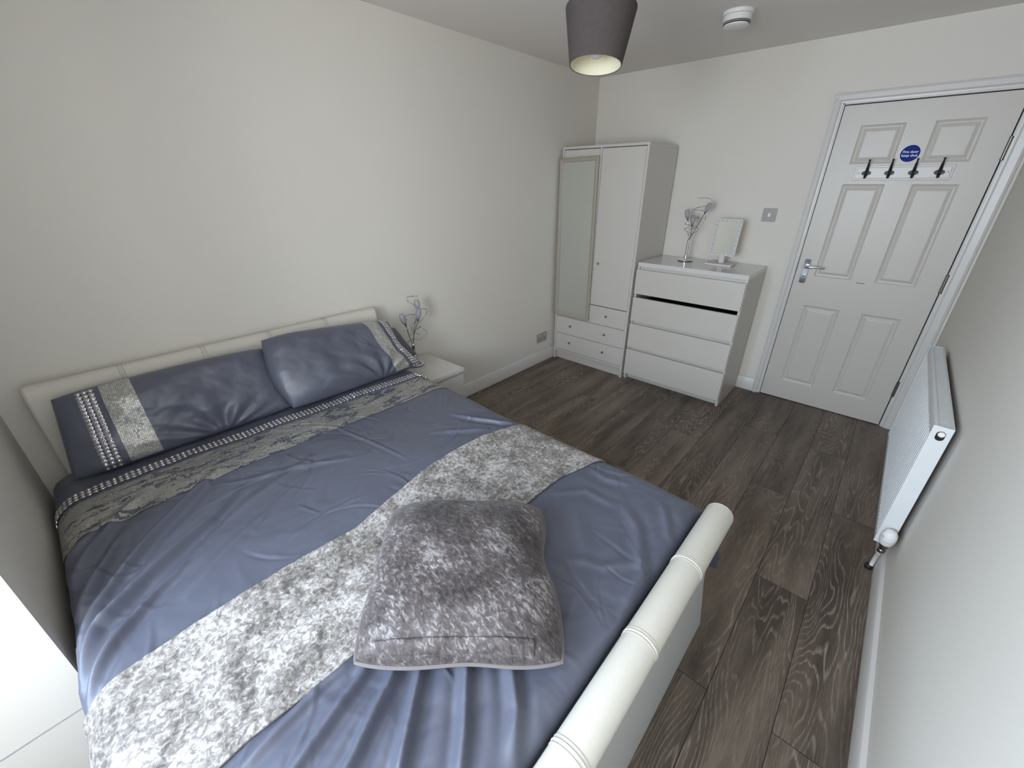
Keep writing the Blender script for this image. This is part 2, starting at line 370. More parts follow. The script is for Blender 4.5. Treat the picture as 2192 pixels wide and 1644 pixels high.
# walls of the bay with a window in each facet, angled ones added for light
WZ0, WZ1 = 0.80, 2.14
bw = MB(); frames = []
for k, (p0, p1) in enumerate(BAY):
    dx, dy = p1[0] - p0[0], p1[1] - p0[1]; ln = math.hypot(dx, dy); ux, uy = dx / ln, dy / ln; ox, oy = uy, -ux
    def slab(mb, t0, t1, d0, d1, z0, z1):
        c = [(p0[0] + ux * t + ox * d, p0[1] + uy * t + oy * d) for t, d in ((t0, d0), (t1, d0), (t1, d1), (t0, d1))]
        mb.prism(c, 'z', z0, z1)
    e0 = 0.0; m_ = 0.05
    slab(bw, -0.06, m_, 0, 0.14, -0.05, H); slab(bw, ln - m_, ln + 0.06, 0, 0.14, -0.05, H)
    slab(bw, m_, ln - m_, 0, 0.14, -0.05, WZ0); slab(bw, m_, ln - m_, 0, 0.14, WZ1, H)
    win = struct(empty('window_%d' % (k + 1), ((p0[0] + p1[0]) / 2, (p0[1] + p1[1]) / 2, WZ0)))
    fr = MB()
    slab(fr, m_, m_ + 0.05, 0.05, 0.11, WZ0, WZ1); slab(fr, ln - m_ - 0.05, ln - m_, 0.05, 0.11, WZ0, WZ1)
    slab(fr, m_ + 0.05, ln - m_ - 0.05, 0.05, 0.11, WZ0, WZ0 + 0.05); slab(fr, m_ + 0.05, ln - m_ - 0.05, 0.05, 0.11, WZ1 - 0.05, WZ1)
    fr.build('window_frame', m_trim, win)
    si = MB(); slab(si, 0.02, ln - 0.02, -0.035, 0.05, WZ0 - 0.025, WZ0); si.build('window_sill', m_trim, win)
struct(bw.build('wall_window', m_wall))
struct(MB().box(-0.15, W + 0.15, YB - 0.15, 0.15, H, H + 0.1).build('ceiling', m_ceil))
# hairline crack low on the plaster of the bay reveal
struct(MB().tube([(XR, -3.93, 0.316), (XR + 0.0003, -4.0, 0.3145), (XR + 0.0005, -4.08, 0.311), (XR, -4.26, 0.310)], 0.0016, 6).build('trim_crack', m_crack))

# floor: one quad-topped board per plank, 2 mm joints, laid along y
seams = [-0.11, 0.087, 0.281, 0.475, 0.670, 0.862, 1.054, 1.2465, 1.4445, 1.643, 1.831, 2.025, 2.2165, 2.4115, 2.606, 2.80]
joints = [-0.5, -1.1, -0.42, -1.63, -1.009, -1.66, -1.015, -1.655, -1.035, -0.447, -0.637, -1.28, -0.66, -1.267, -0.3]
fl = MB(); uvs = []; tone = []
fl.m = 1; fl.box(-0.12, W + 0.1, YB - 0.1, 0.1, -0.05, -0.0016)
for _ in range(6): uvs += [(0, 0)] * 4
tone += [0] * 6
fl.m = 0
g = 0.0010
for i in range(len(seams) - 1):
    x0, x1 = seams[i], seams[i + 1]
    ys = [joints[i] + k * 1.293 for k in range(-4, 3)]; ys = [y for y in ys if YB - 0.1 < y < 0.1]; ys = [0.1] + sorted(ys, reverse=True) + [YB - 0.1]
    for a, b_ in zip(ys[:-1], ys[1:]):
        ra, rb, tn = random.uniform(0, 90), random.uniform(0, 90), random.uniform(-0.10, 0.09)
        fl.add([(x0 + g, b_ + g, -0.0), (x1 - g, b_ + g, 0), (x1 - g, a - g, 0), (x0 + g, a - g, 0)], [(0, 1, 2, 3)])
        uvs += [(b_ + ra, x0 + rb), (b_ + ra, x1 + rb), (a + ra, x1 + rb), (a + ra, x0 + rb)]; tone.append(tn)
me = bpy.data.meshes.new('floor'); me.from_pydata(fl.v, [], fl.f)
ul = me.uv_layers.new(name='plank'); ul.data.foreach_set('uv', [c for p in uvs for c in p])
ta = me.attributes.new('tone', 'FLOAT', 'FACE'); ta.data.foreach_set('value', tone)
fo = link('floor', me, [m_floor, m_under]); me.polygons.foreach_set('material_index', fl.mi); struct(fo)

# skirting boards
def skirt(name, prof, axis, a0, a1): struct(MB().prism(prof, axis, a0, a1).build(name, m_trim, bevel=0.002))
hs = 0.112
skirt('baseboard_left', [(0, 0), (0.016, 0), (0.016, hs - 0.012), (0.006, hs), (0, hs)], 'y', YN + 0.02, -0.001)
skirt('baseboard_back', [(0, 0), (-0.016, 0), (-0.016, hs - 0.012), (-0.006, hs), (0, hs)], 'x', 0.017, DX0 - 0.061)
skirt('baseboard_right', [(W, 0), (W - 0.020, 0), (W - 0.020, 0.082), (W - 0.014, 0.092), (W, 0.095)], 'y', -4.27, -0.03)
skirt('baseboard_near', [(YN, 0), (YN + 0.016, 0), (YN + 0.016, hs - 0.012), (YN + 0.006, hs), (YN, hs)], 'x', 0.0, XR - 0.01)

# door lining and architrave (part of the doorway), the slab in it
door = struct(empty('door_1', (2.147, 0, 0)))
jb = MB()
jb.box(DX0 - 0.032, DX0 - 0.004, -0.006, 0.14, 0, DZ + 0.03); jb.box(DX1 + 0.006, DX1 + 0.034, -0.006, 0.14, 0, DZ + 0.03)
jb.box(DX0 - 0.032, DX1 + 0.034, -0.006, 0.14, DZ + 0.006, DZ + 0.034)
jb.build('door_lining', m_trim, door, bevel=0.0015)
ar = MB()
def arch(x0, x1, z0, z1, vert, flip=1):
    if vert:
        p = [(x0, -0.0), (x0, -0.020), (x0 + flip * 0.012, -0.024), (x1 - flip * 0.018, -0.019), (x1 - flip * 0.010, -0.012), (x1, -0.011), (x1, -0.0)]
        ar.prism(p, 'z', z0, z1)
    else:
        p = [(-0.0, z1), (-0.020, z1), (-0.024, z1 - 0.012), (-0.019, z0 + 0.018), (-0.012, z0 + 0.010), (-0.011, z0), (-0.0, z0)]
        ar.prism(p, 'x', x0, x1)
arch(DX0 - 0.060, DX0 - 0.012, 0, DZ + 0.066, True, 1)
arch(DX1 + 0.075, DX1 + 0.014, 0, DZ + 0.066, True, -1)
arch(DX0 - 0.060, DX1 + 0.075, DZ + 0.014, DZ + 0.066, False)
ar.build('architrave', m_trim, door)
# slab with six raised panels
cols = [(1.876, 2.088), (2.212, 2.415)]; rows = [(0.157, 0.758), (0.964, 1.550), (1.662, 1.872)]
xs = [DX0] + [c for p in cols for c in p] + [DX1]; zs = [0.006] + [c for p in rows for c in p] + [DZ]
sb = MB(); YF = -0.004
for i in range(5):
    for j in range(7):
        x0, x1, z0, z1 = xs[i], xs[i + 1], zs[j], zs[j + 1]
        if i % 2 == 1 and j % 2 == 1:
            rings = [(0, 0), (0.005, 0.0035), (0.012, 0.0075), (0.018, 0.0085), (0.026, 0.0055), (0.034, 0.0018), (0.038, 0.0012)]
            vs = []; fs = []
            for (d, h) in rings: vs += [(x0 + d, YF + h, z0 + d), (x1 - d, YF + h, z0 + d), (x1 - d, YF + h, z1 - d), (x0 + d, YF + h, z1 - d)]
            for r in range(len(rings) - 1):
                for k in range(4): fs.append((r * 4 + k, r * 4 + (k + 1) % 4, (r + 1) * 4 + (k + 1) % 4, (r + 1) * 4 + k))
            q = (len(rings) - 1) * 4; fs.append((q, q + 1, q + 2, q + 3)); sb.add(vs, fs)
        else: sb.add([(x0, YF, z0), (x1, YF, z0), (x1, YF, z1), (x0, YF, z1)], [(0, 1, 2, 3)])
x0, x1, z0, z1 = DX0, DX1, 0.006, DZ; yb = 0.040
sb.add([(x0, YF, z0), (x1, YF, z0), (x1, YF, z1), (x0, YF, z1), (x0, yb, z0), (x1, yb, z0), (x1, yb, z1), (x0, yb, z1)],
       [(4, 7, 6, 5), (0, 4, 5, 1), (1, 5, 6, 2), (2, 6, 7, 3), (3, 7, 4, 0)])
sbo = sb.build('door_slab', m_door, door)
bm = bmesh.new(); bm.from_mesh(sbo.data); bmesh.ops.remove_doubles(bm, verts=bm.verts, dist=1e-5); bmesh.ops.recalc_face_normals(bm, faces=bm.faces); bm.to_mesh(sbo.data); bm.free()
MB().box(DX0 - 0.03, DX1 + 0.03, 0.045, 0.06, 0, DZ + 0.03).build('door_gap_shade', m_dark, door)  # near-black sheet across the doorway, painted shade for the gaps round the slab
for z in (1.720, 1.004, 0.292):
    hg = MB(); hg.tube([(2.533, -0.010, z - 0.05), (2.533, -0.010, z + 0.05)], 0.0075, 12)
    hg.box(2.524, 2.531, -0.006, -0.003, z - 0.05, z + 0.05); hg.box(2.535, 2.545, -0.009, -0.005, z - 0.05, z + 0.05)
    h_ = hg.build('hinge', m_hinge, door, smooth=True)
    for dz in (-0.052, 0.052): MB().lathe((2.533, -0.010, z + dz - 0.004), (0, 0, 1), [(0.006, 0), (0.009, 0.002), (0.009, 0.006), (0.005, 0.009)], 12).build('finial', m_hinge, h_, smooth=True)
# lever handle on its back plate
hp = MB(); poly = []
cx, zc0, zc1, hw = 1.819, 0.918, 1.072, 0.0195
for a in range(0, 13): t_ = PI * a / 12; poly.append((cx + hw * math.cos(t_), zc1 + 0.007 * math.sin(t_)))
for a in range(0, 13): t_ = PI + PI * a / 12; poly.append((cx + hw * math.cos(t_), zc0 + 0.007 * math.sin(t_)))
hp.prism(poly, 'y', -0.004, -0.013)
hd = hp.build('handle', m_chrome, door, bevel=0.003, seg=3)
MB().lathe((cx, -0.012, 1.027), (0, -1, 0), [(0.013, 0), (0.013, 0.006), (0.009, 0.010), (0.009, 0.040), (0.006, 0.044)], 20).build('rose', m_chrome, hd, smooth=True)
MB().tube([(cx, -0.048, 1.027), (cx + 0.03, -0.053, 1.030), (cx + 0.06, -0.050, 1.032), (cx + 0.092, -0.045, 1.029), (cx + 0.108, -0.040, 1.026)], [0.0085, 0.0080, 0.0070, 0.0062, 0.0055], 14).build('lever', m_chrome, hd, smooth=True)
MB().lathe((cx, -0.0125, 0.965), (0, -1, 0), [(0.008, 0), (0.008, 0.002), (0.006, 0.003)], 16).build('keyhole_cover', m_steel, hd, smooth=True)
MB().box(DX0 - 0.0065, DX0 + 0.0005, -0.0055, 0.02, 0.985, 1.055).build('latch', m_dark, door)
MB().box(2.122, 2.166, YF - 0.0006, YF + 0.001, 0.951, 0.956).build('scuff_mark', m_scuff, door)
# round sign on the door
def text_mesh(s, size, bold=0.0):
    c = bpy.data.curves.new('t', 'FONT'); c.body = s; c.size = size; c.align_x = 'CENTER'; c.extrude = 0.0003; c.offset = bold
    to = bpy.data.objects.new('t', c); COL.objects.link(to); bpy.context.view_layer.update()
    me = bpy.data.meshes.new_from_object(to.evaluated_get(bpy.context.evaluated_depsgraph_get())); bpy.data.objects.remove(to); bpy.data.curves.remove(c)
    return me
scx, scz, sr = 2.1515, 1.7115, 0.0455
sg = MB().lathe((scx, YF, scz), (0, -1, 0), [(sr, 0), (sr, 0.0008)], 48).build('fire_door_sign', m_sgnw, door)
MB().lathe((scx, YF - 0.0007, scz), (0, -1, 0), [(sr - 0.0016, 0), (sr - 0.0016, 0.0006)], 48).build('sign_face', m_blue, sg)
for s, dz in (('Fire door', 0.003), ('keep shut', -0.016)):
    me = text_mesh(s, 0.0182, 0.00028); t_o = link('lettering', me, m_sgnw, None); t_o.rotation_euler = (PI / 2, 0, 0); t_o.location = (scx, YF - 0.0016, scz + dz)
    t_o.parent = sg

# ------------------------------------------------------------------ hook rack
hk = tag(empty('hook_rack', (2.143, -0.004, 1.57)), 'white wooden rack with four black coat hooks mounted on the door', 'coat rack')
b_ = MB(); y0 = YF
b_.prism([(1.918, 1.571), (2.368, 1.571), (2.368, 1.652), (1.918, 1.652)], 'y', y0, y0 - 0.006)
b_.prism([(1.928, 1.581), (2.358, 1.581), (2.358, 1.642), (1.928, 1.642)], 'y', y0, y0 - 0.014)
b_.build('backboard', m_trim, hk, bevel=0.003)
for sx in (1.941, 2.345): MB().lathe((sx, y0 - 0.013, 1.612), (0, -1, 0), [(0.0055, 0), (0.0050, 0.002), (0.002, 0.003)], 14).build('screw', m_steel, hk, smooth=True)
for hx in (1.979, 2.089, 2.198, 2.310):
    q = MB(); yy = y0 - 0.014
    pl = [(hx + 0.0235 * math.cos(a), 1.611 + 0.0135 * math.sin(a)) for a in np.linspace(0, 2 * PI, 28, endpoint=False)]
    q.prism(pl, 'y', yy, yy - 0.005)
    h_ = q.build('hook', m_black, hk, bevel=0.0012)
    MB().tube([(hx, yy - 0.003, 1.614), (hx, yy - 0.010, 1.632), (hx, yy - 0.020, 1.652), (hx, yy - 0.028, 1.668), (hx, yy - 0.033, 1.679)], [0.009, 0.0078, 0.0062, 0.0042, 0.003], 12).build('upper_prong', m_black, h_, smooth=True)
    MB().lathe((hx, yy - 0.033, 1.679), (0, -0.3, 1), [(0.001, -0.005), (0.0045, -0.003), (0.0055, 0.001), (0.0045, 0.005), (0.001, 0.007)], 12).build('ball_tip', m_black, h_, smooth=True)
    MB().tube([(hx, yy - 0.003, 1.606), (hx, yy - 0.012, 1.592), (hx, yy - 0.024, 1.587), (hx, yy - 0.030, 1.592)], [0.0075, 0.0070, 0.0065, 0.006], 12).build('lower_prong', m_black, h_, smooth=True)

# ------------------------------------------------------------------ wall plates
sw = tag(MB().box(1.460, 1.548, -0.009, -0.0, 1.306, 1.394).build('light_switch', m_plate, None, bevel=0.002), 'grey square single light switch on the wall left of the door', 'light switch')
rk = MB(); rk.prism([(-0.009, 1.338), (-0.0135, 1.338), (-0.0115, 1.352), (-0.0105, 1.362), (-0.009, 1.362)], 'x', 1.496, 1.512); rk.build('rocker', m_white, sw, bevel=0.0008)
for x in (1.474, 1.534): MB().lathe((x, -0.009, 1.35), (0, -1, 0), [(0.0035, 0), (0.003, 0.001)], 12).build('screw', m_hinge, sw, smooth=True)
so = tag(MB().box(0.0, 0.009, -0.765, -0.619, 0.205, 0.291).build('wall_socket', m_plate, None, bevel=0.002), 'grey double wall socket above the skirting left of the wardrobe', 'wall socket')
for yc in (-0.728, -0.656):
    s_ = MB(); s_.box(0.009, 0.0095, yc - 0.003, yc + 0.003, 0.243, 0.252); s_.box(0.009, 0.0095, yc - 0.014, yc - 0.007, 0.225, 0.230); s_.box(0.009, 0.0095, yc + 0.007, yc + 0.014, 0.225, 0.230)
    s_.build('pin_holes', m_blkpl, so)
    MB().box(0.009, 0.0125, yc - 0.006, yc + 0.006, 0.262, 0.276).build('rocker', m_white, so, bevel=0.0008)

# ------------------------------------------------------------------ wardrobe
wr = tag(empty('wardrobe', (0.397, -0.26, 0)), 'tall white two-door wardrobe with three drawers in the corner', 'wardrobe')
X0, X1, YD, ZT = 0.026, 0.767, -0.517, 1.816
cb = MB(); T = 0.018
cb.box(X0, X0 + T, YD, -0.022, 0, ZT - T); cb.box(X1 - T, X1, YD, -0.022, 0, ZT - T)
cb.box(X0, X1, YD, -0.022, ZT - T, ZT); cb.box(X0 + T, X1 - T, -0.026, -0.022, 0.02, ZT - T)
cb.box(X0 + T, X1 - T, YD + 0.001, -0.03, 0.088, 0.104); cb.box(X0 + T, X1 - T, YD + 0.03, -0.03, 0.592, 0.6)
cb.box(0.373, 0.389, YD + 0.001, -0.03, 0.600, ZT - T)
cb.build('carcass', m_furn, wr, bevel=0.0012)
MB().box(X0 + T, X1 - T, YD + 0.035, YD + 0.051, 0, 0.088).build('plinth', m_furn, wr)
MB().box(X0 + T, X1 - T, -0.05, -0.03, 0.1, ZT - T).build('inner_shade_sheet', m_dark, wr)  # dark sheet that paints the shade seen through the wardrobe's gaps
def knob(c, parent, ax=(0, -1, 0)):
    MB().lathe(c, ax, [(0.005, 0), (0.004, 0.008), (0.0095, 0.012), (0.0105, 0.018), (0.008, 0.022), (0.002, 0.0235)], 18).build('knob', m_steel, parent, smooth=True)
for (a, b2, kx) in ((0.0465, 0.3705, 0.345), (0.3915, 0.7465, 0.442)):
    d = MB().box(a, b2, YD + 0.003, YD + 0.019, 0.604, ZT - T - 0.0045).build('door', m_furn, wr, bevel=0.001)
    if kx > 0.4: knob((kx, YD + 0.003, 0.955), d)
for (z0, z1) in ((0.4365, 0.596), (0.2705, 0.4325), (0.107, 0.2665)):
    d = MB().box(X0 + T + 0.0015, X1 - T - 0.0015, YD + 0.002, YD + 0.018, z0, z1).build('drawer', m_furn, wr, bevel=0.001)
    for kx in ((0.566,) if z1 > 0.5 else (0.208, 0.566)): knob((kx, YD + 0.002, (z0 + z1) / 2 + 0.008), d)   # the mirror hides the other top knob's place

# mirror hung on the left wardrobe door
mr = tag(empty('dressing_mirror', (0.205, YD - 0.01, 0.45)), 'long frameless-style rectangular mirror in champagne frame hung on wardrobe door', 'mirror')
mr['label'] = 'long rectangular mirror in a champagne frame hung on the wardrobe door'
def mirror_pt(u, v, d):       # u across 0..1, v up 0..1
    xa = 0.030 + (0.016 - 0.030) * v; xb = 0.399 + (0.376 - 0.399) * v; za = 0.452 - 0.0 * u; zb = 1.738 + 0.008 * u
    return (xa + (xb - xa) * u, YD - 0.001 - d - 0.012 * 0, za + (zb - za) * v)
fm = MB(); wu, wv = 0.088, 0.026
rings = [((0, 0), 0.0), ((0, 0), 0.020), ((0.25, 0.25), 0.026), ((0.8, 0.8), 0.020), ((1, 1), 0.014), ((1, 1), 0.0)]
vs = []; fs = []
for (k, _), d in rings:
    a, c = wu * k, wv * k
    vs += [mirror_pt(a, c, d), mirror_pt(1 - a, c, d), mirror_pt(1 - a, 1 - c, d), mirror_pt(a, 1 - c, d)]
n_ = len(rings)
for r in range(n_):
    for k in range(4): fs.append((r * 4 + k, r * 4 + (k + 1) % 4, ((r + 1) % n_) * 4 + (k + 1) % 4, ((r + 1) % n_) * 4 + k))
fm.add(vs, fs); fm.build('frame', m_frame, mr)
gl = MB(); gl.add([mirror_pt(wu, wv, 0.011), mirror_pt(1 - wu, wv, 0.011), mirror_pt(1 - wu, 1 - wv, 0.011), mirror_pt(wu, 1 - wv, 0.011),
                   mirror_pt(wu, wv, 0.003), mirror_pt(1 - wu, wv, 0.003), mirror_pt(1 - wu, 1 - wv, 0.003), mirror_pt(wu, 1 - wv, 0.003)],
                  [(0, 1, 2, 3), (7, 6, 5, 4), (0, 4, 5, 1), (1, 5, 6, 2), (2, 6, 7, 3), (3, 7, 4, 0)])
gl.build('glass', m_mirror, mr)
MB().tube([(0.20, YD - 0.002, 1.737), (0.205, YD - 0.004, 1.752), (0.21, YD - 0.002, 1.737)], 0.0015, 6).build('hanging_loop', m_steel, mr)

# ------------------------------------------------------------------ chest of drawers
ch = tag(empty('chest_of_drawers', (1.178, -0.25, 0)), 'white four-drawer chest with a glossy top beside the wardrobe', 'chest of drawers')
X0, X1, YD = 0.7787, 1.5787, -0.484
cb = MB()
cb.box(X0, X0 + 0.018, YD, -0.02, 0, 0.968); cb.box(X1 - 0.018, X1, YD, -0.02, 0, 0.968)
cb.box(X0 + 0.018, X1 - 0.018, -0.026, -0.02, 0.02, 0.968)
cb.box(X0 + 0.018, X1 - 0.018, YD + 0.035, YD + 0.051, 0, 0.052)
cb.build('carcass', m_furn2, ch, bevel=0.0012)
MB().box(X0, X1, YD, -0.006, 0.968, 1.0).build('top_panel', m_gloss, ch, bevel=0.0015)
for (z0, z1) in ((0.757, 0.948), (0.532, 0.727), (0.305, 0.507), (0.052, 0.280)):
    d = MB().box(X0 + 0.003, X1 - 0.003, YD - 0.0195, YD - 0.0015, z0, z1).build('drawer', m_furn2, ch, bevel=0.0015)
    if z1 != 0.727:
        MB().box(X0 + 0.019, X1 - 0.019, YD + 0.014, YD + 0.026, z1 - 0.02, z1 + 0.026).build('grip_rail', m_furn, d)
    MB().box(X0 + 0.03, X1 - 0.03, YD + 0.02, -0.05, z0 + 0.01, z1 - 0.05).build('drawer_box', m_dark if z1 == 0.727 else m_furn, d)

# ------------------------------------------------------------------ bedside cabinet
ns = tag(empty('bedside_cabinet', (0.2, -2.195, 0)), 'small white bedside cabinet on the far side of the bed', 'bedside cabinet')
Y0, Y1, XF = -2.372, -2.022, 0.400
cb = MB(); cb.box(0.018, XF - 0.018, Y0, Y0 + 0.016, 0, 0.468); cb.box(0.018, XF - 0.018, Y1 - 0.016, Y1, 0, 0.468); cb.box(0.018, 0.024, Y0 + 0.016, Y1 - 0.016, 0.02, 0.468)
cb.box(0.05, XF - 0.045, Y0 + 0.016, Y1 - 0.016, 0.0, 0.02); cb.build('carcass', m_furn, ns, bevel=0.001)
MB().box(0.016, XF + 0.006, Y0 - 0.001, Y1 + 0.001, 0.468, 0.490).build('top_panel', m_furn, ns, bevel=0.0012)
for (z0, z1) in ((0.245, 0.445), (0.02, 0.222)):
    d = MB().box(XF - 0.017, XF + 0.001, Y0 + 0.002, Y1 - 0.002, z0, z1).build('drawer', m_furn, ns, bevel=0.001)
    MB().box(XF - 0.032, XF - 0.02, Y0 + 0.017, Y1 - 0.017, z1 - 0.02, z1 + 0.0225).build('grip_rail', m_rail, d)

# ------------------------------------------------------------------ bud lamps
def curve_pts(ctrl, n=8):
    P = [Vector(p) for p in ctrl]; out = []
    P = [P[0] * 2 - P[1]] + P + [P[-1] * 2 - P[-2]]
    for i in range(1, len(P) - 2):
        a, b, c, d = P[i - 1:i + 3]
        for k in range(n):
            t = k / n; out.append(0.5 * ((2 * b) + (c - a) * t + (2 * a - 5 * b + 4 * c - d) * t * t + (3 * b - a - 3 * c + d) * t ** 3))
    out.append(P[-2]); return out
def bud_lamp(base, disc_r, stem_h, heads, wires, label, colstem, side):
    """heads: offsets of bud bases from lamp base (with bud direction); wires: control point lists"""
    bx, by, bz = base; r0 = empty('table_lamp', base); tag(r0, label, 'table lamp')
    V = lambda p: (bx + p[0], by + p[1], bz + p[2])
    MB().lathe(base, (0, 0, 1), [(disc_r * 0.90, 0.0), (disc_r * 0.97, 0.001), (disc_r * 0.97, 0.006), (disc_r * 0.9, 0.0065)], 48).build('base_pad', m_blkpl, r0)
    MB().lathe(base, (0, 0, 1), [(disc_r * 0.93, 0.0062), (disc_r, 0.0066), (disc_r, 0.0088), (disc_r * 0.96, 0.010), (disc_r * 0.3, 0.0125), (0.014, 0.016)], 48).build('base', m_chrome, r0, smooth=True, angle=35)
    MB().lathe(base, (0, 0, 1), [(0.0105, 0.012), (0.0105, stem_h), (0.007, stem_h + 0.004), (0.005, stem_h + 0.01)], 24).build('stem', colstem, r0, smooth=True)
    for (p0, p1, d) in heads:
        br = MB().tube(curve_pts([V((0, 0, stem_h - 0.01)), V(p0), V(p1)], 6), 0.0026, 8).build('branch', m_wire, r0, smooth=True)
        c = Vector(V(p1)); dv = Vector(d).normalized()
        MB().lathe(c, dv, [(0.003, -0.004), (0.0065, 0.004), (0.0075, 0.014), (0.004, 0.024)], 12).build('bulb_holder', m_wire, br, smooth=True)
        s_ = MB().lathe(c, dv, [(0.0075, 0.010), (0.0165, 0.026), (0.0195, 0.044), (0.0170, 0.064), (0.0115, 0.080), (0.0098, 0.080), (0.0152, 0.063), (0.0177, 0.044), (0.0148, 0.027), (0.0062, 0.012)], 12, close=True).build('glass_bud', m_crystal, br, smooth=False)
    for w in wires:
        pts = curve_pts([V(p) for p in w], 7)
        wo = MB().tube(pts, 0.0015, 6).build('wire', m_wire, r0, smooth=True)
        for k in range(5, len(pts) - 1, 8):
            MB().lathe(pts[k], (0, 0, 1), [(0.0005, -0.0042), (0.0038, -0.002), (0.0042, 0.001), (0.002, 0.0035), (0.0005, 0.0042)], 6).build('bead', m_crystal, wo)
        MB().lathe(pts[-1], (0, 0, 1), [(0.0005, -0.0042), (0.0038, -0.002), (0.0042, 0.001), (0.002, 0.0035), (0.0005, 0.0042)], 6).build('bead', m_crystal, wo)
    return r0
# bedside lamp: plane x = 0.12 measurements
bud_lamp((0.125, -2.196, 0.490), 0.060, 0.135,
    [((0.0, -0.020, 0.20), (0.0, -0.036, 0.275), (0.0, -0.35, 1)), ((0.0, 0.015, 0.20), (0.002, 0.055, 0.285), (0.05, 0.12, 1)), ((-0.01, 0.03, 0.24), (-0.015, 0.072, 0.335), (-0.1, 0.05, 1))],
    [[(-0.015, 0.075, 0.36), (0, 0.04, 0.39), (0, -0.005, 0.425), (0, 0.0, 0.445), (0, 0.03, 0.446), (0, 0.07, 0.440)],
     [(0, 0.06, 0.36), (0.02, 0.115, 0.35), (0, 0.11, 0.30), (0, 0.06, 0.27), (-0.02, 0.02, 0.245), (0, 0.01, 0.225), (0.02, 0.04, 0.20)],
     [(0, -0.02, 0.31), (0.02, -0.06, 0.32), (0, -0.03, 0.335), (-0.02, 0.04, 0.325), (0, 0.05, 0.30), (0.02, 0.0, 0.28), (0, -0.055, 0.245)],
     [(0, 0.09, 0.225), (0.02, 0.105, 0.195), (0, 0.06, 0.155), (-0.02, 0.02, 0.165), (0, -0.035, 0.165), (0.01, -0.03, 0.175)],
     [(0.01, -0.01, 0.235), (0.03, 0.03, 0.25), (0, 0.07, 0.24), (-0.02, 0.04, 0.215), (0, -0.01, 0.205)]],
    'chrome table lamp with three clear glass buds on the bedside cabinet', m_chrome, 'y')
# lamp on the chest: plane y = -0.18 measurements
bud_lamp((1.030, -0.185, 1.0), 0.056, 0.158,
    [((-0.012, 0, 0.23), (-0.035, 0.0, 0.300), (-0.25, 0, 1)), ((0.035, 0, 0.24), (0.082, 0.0, 0.352), (0.38, 0, 1)), ((0.008, 0, 0.20), (0.012, -0.02, 0.262), (0.0, -0.1, 1))],
    [[(0.085, 0, 0.36), (0.05, 0.01, 0.372), (0.0, 0.0, 0.375), (0.03, -0.01, 0.392), (0.085, 0, 0.405), (0.118, 0, 0.432), (0.105, 0, 0.452), (0.06, 0, 0.457), (0.02, 0, 0.455)],
     [(-0.06, 0, 0.315), (-0.02, 0.02, 0.32), (0.05, 0.0, 0.318), (0.02, -0.02, 0.325), (-0.03, 0, 0.30), (-0.015, 0.02, 0.26), (0.03, 0, 0.25), (0.0, -0.02, 0.235)],
     [(0.09, 0, 0.34), (0.085, 0.02, 0.31), (0.03, 0.0, 0.285), (-0.04, -0.02, 0.28), (-0.03, 0, 0.265), (0.03, 0.02, 0.255), (0.055, 0, 0.23), (0.03, -0.01, 0.21)],
     [(-0.012, 0, 0.25), (-0.05, 0, 0.235), (-0.03, 0.02, 0.215), (0.015, 0, 0.20), (-0.005, -0.01, 0.19), (-0.02, 0, 0.215)]],
    'chrome table lamp with three clear glass buds on the white chest of drawers', m_chrome, 'x')

# ------------------------------------------------------------------ vanity mirror
vm = tag(empty('vanity_mirror', (1.297, -0.19, 1.0)), 'white tabletop vanity mirror rimmed with small lights on the chest of drawers', 'vanity mirror')
vp = MB(); vp.prism([(1.203, -0.255), (1.391, -0.255), (1.391, -0.125), (1.203, -0.125)], 'z', 1.0, 1.015); vp.build('base', m_pink, vm, bevel=0.004)
MB().box(1.279, 1.315, -0.186, -0.164, 1.014, 1.085).build('neck', m_pink, vm, bevel=0.003)
tilt = math.radians(4)
def vpt(u, w, d): # u: metres right of centre, w: metres up from pivot
    q_ = w * math.sin(tilt) - d; ca, sa = math.cos(-0.11), math.sin(-0.11)
    return (1.2975 + u * ca - q_ * sa, -0.192 + u * sa + q_ * ca, 1.196 + w * math.cos(tilt))
def rrect(hw, hh, r, n=6):
    out = []
    for (sx, sy, a0) in ((1, 1, 0), (-1, 1, PI / 2), (-1, -1, PI), (1, -1, 1.5 * PI)):
        for k in range(n + 1):
            a = a0 + PI / 2 * k / n; out.append((sx * (hw - r) + r * math.cos(a), sy * (hh - r) + r * math.sin(a)))
    return out
def vplate(name, hw, hh, r, d0, d1, mat, parent):
    p = rrect(hw, hh, r); n = len(p); q = MB()
    q.add([vpt(a, b, d0) for a, b in p] + [vpt(a, b, d1) for a, b in p], [tuple(range(n)), tuple(range(2 * n - 1, n - 1, -1))] + [(i, (i + 1) % n, (i + 1) % n + n, i + n) for i in range(n)])
    return q.build(name, mat, parent)
vb = vplate('casing', 0.0925, 0.126, 0.010, -0.006, 0.006, m_white, vm)
vg = vplate('glass', 0.0895, 0.123, 0.008, 0.0061, 0.0075, m_mirror, vb)
m_vdif = plain('frosted_light_strip', (0.56, 0.58, 0.55), 0.5)
rim_o = rrect(0.0895, 0.123, 0.008); rim_i = rrect(0.0745, 0.108, 0.003); n = len(rim_o); q = MB()
q.add([vpt(a, b, 0.0088) for a, b in rim_o] + [vpt(a, b, 0.0088) for a, b in rim_i], [(i, (i + 1) % n, (i + 1) % n + n, i + n) for i in range(n)])
q.build('light_strip', m_vdif, vb)
led = [(-0.081 + 0.0324 * i, 0.1145) for i in range(6)] + [(-0.081 + 0.0324 * i, -0.1145) for i in range(6)]
led += [(s * 0.082, -0.1145 + 0.0327 * i) for s in (-1, 1) for i in range(1, 7)]
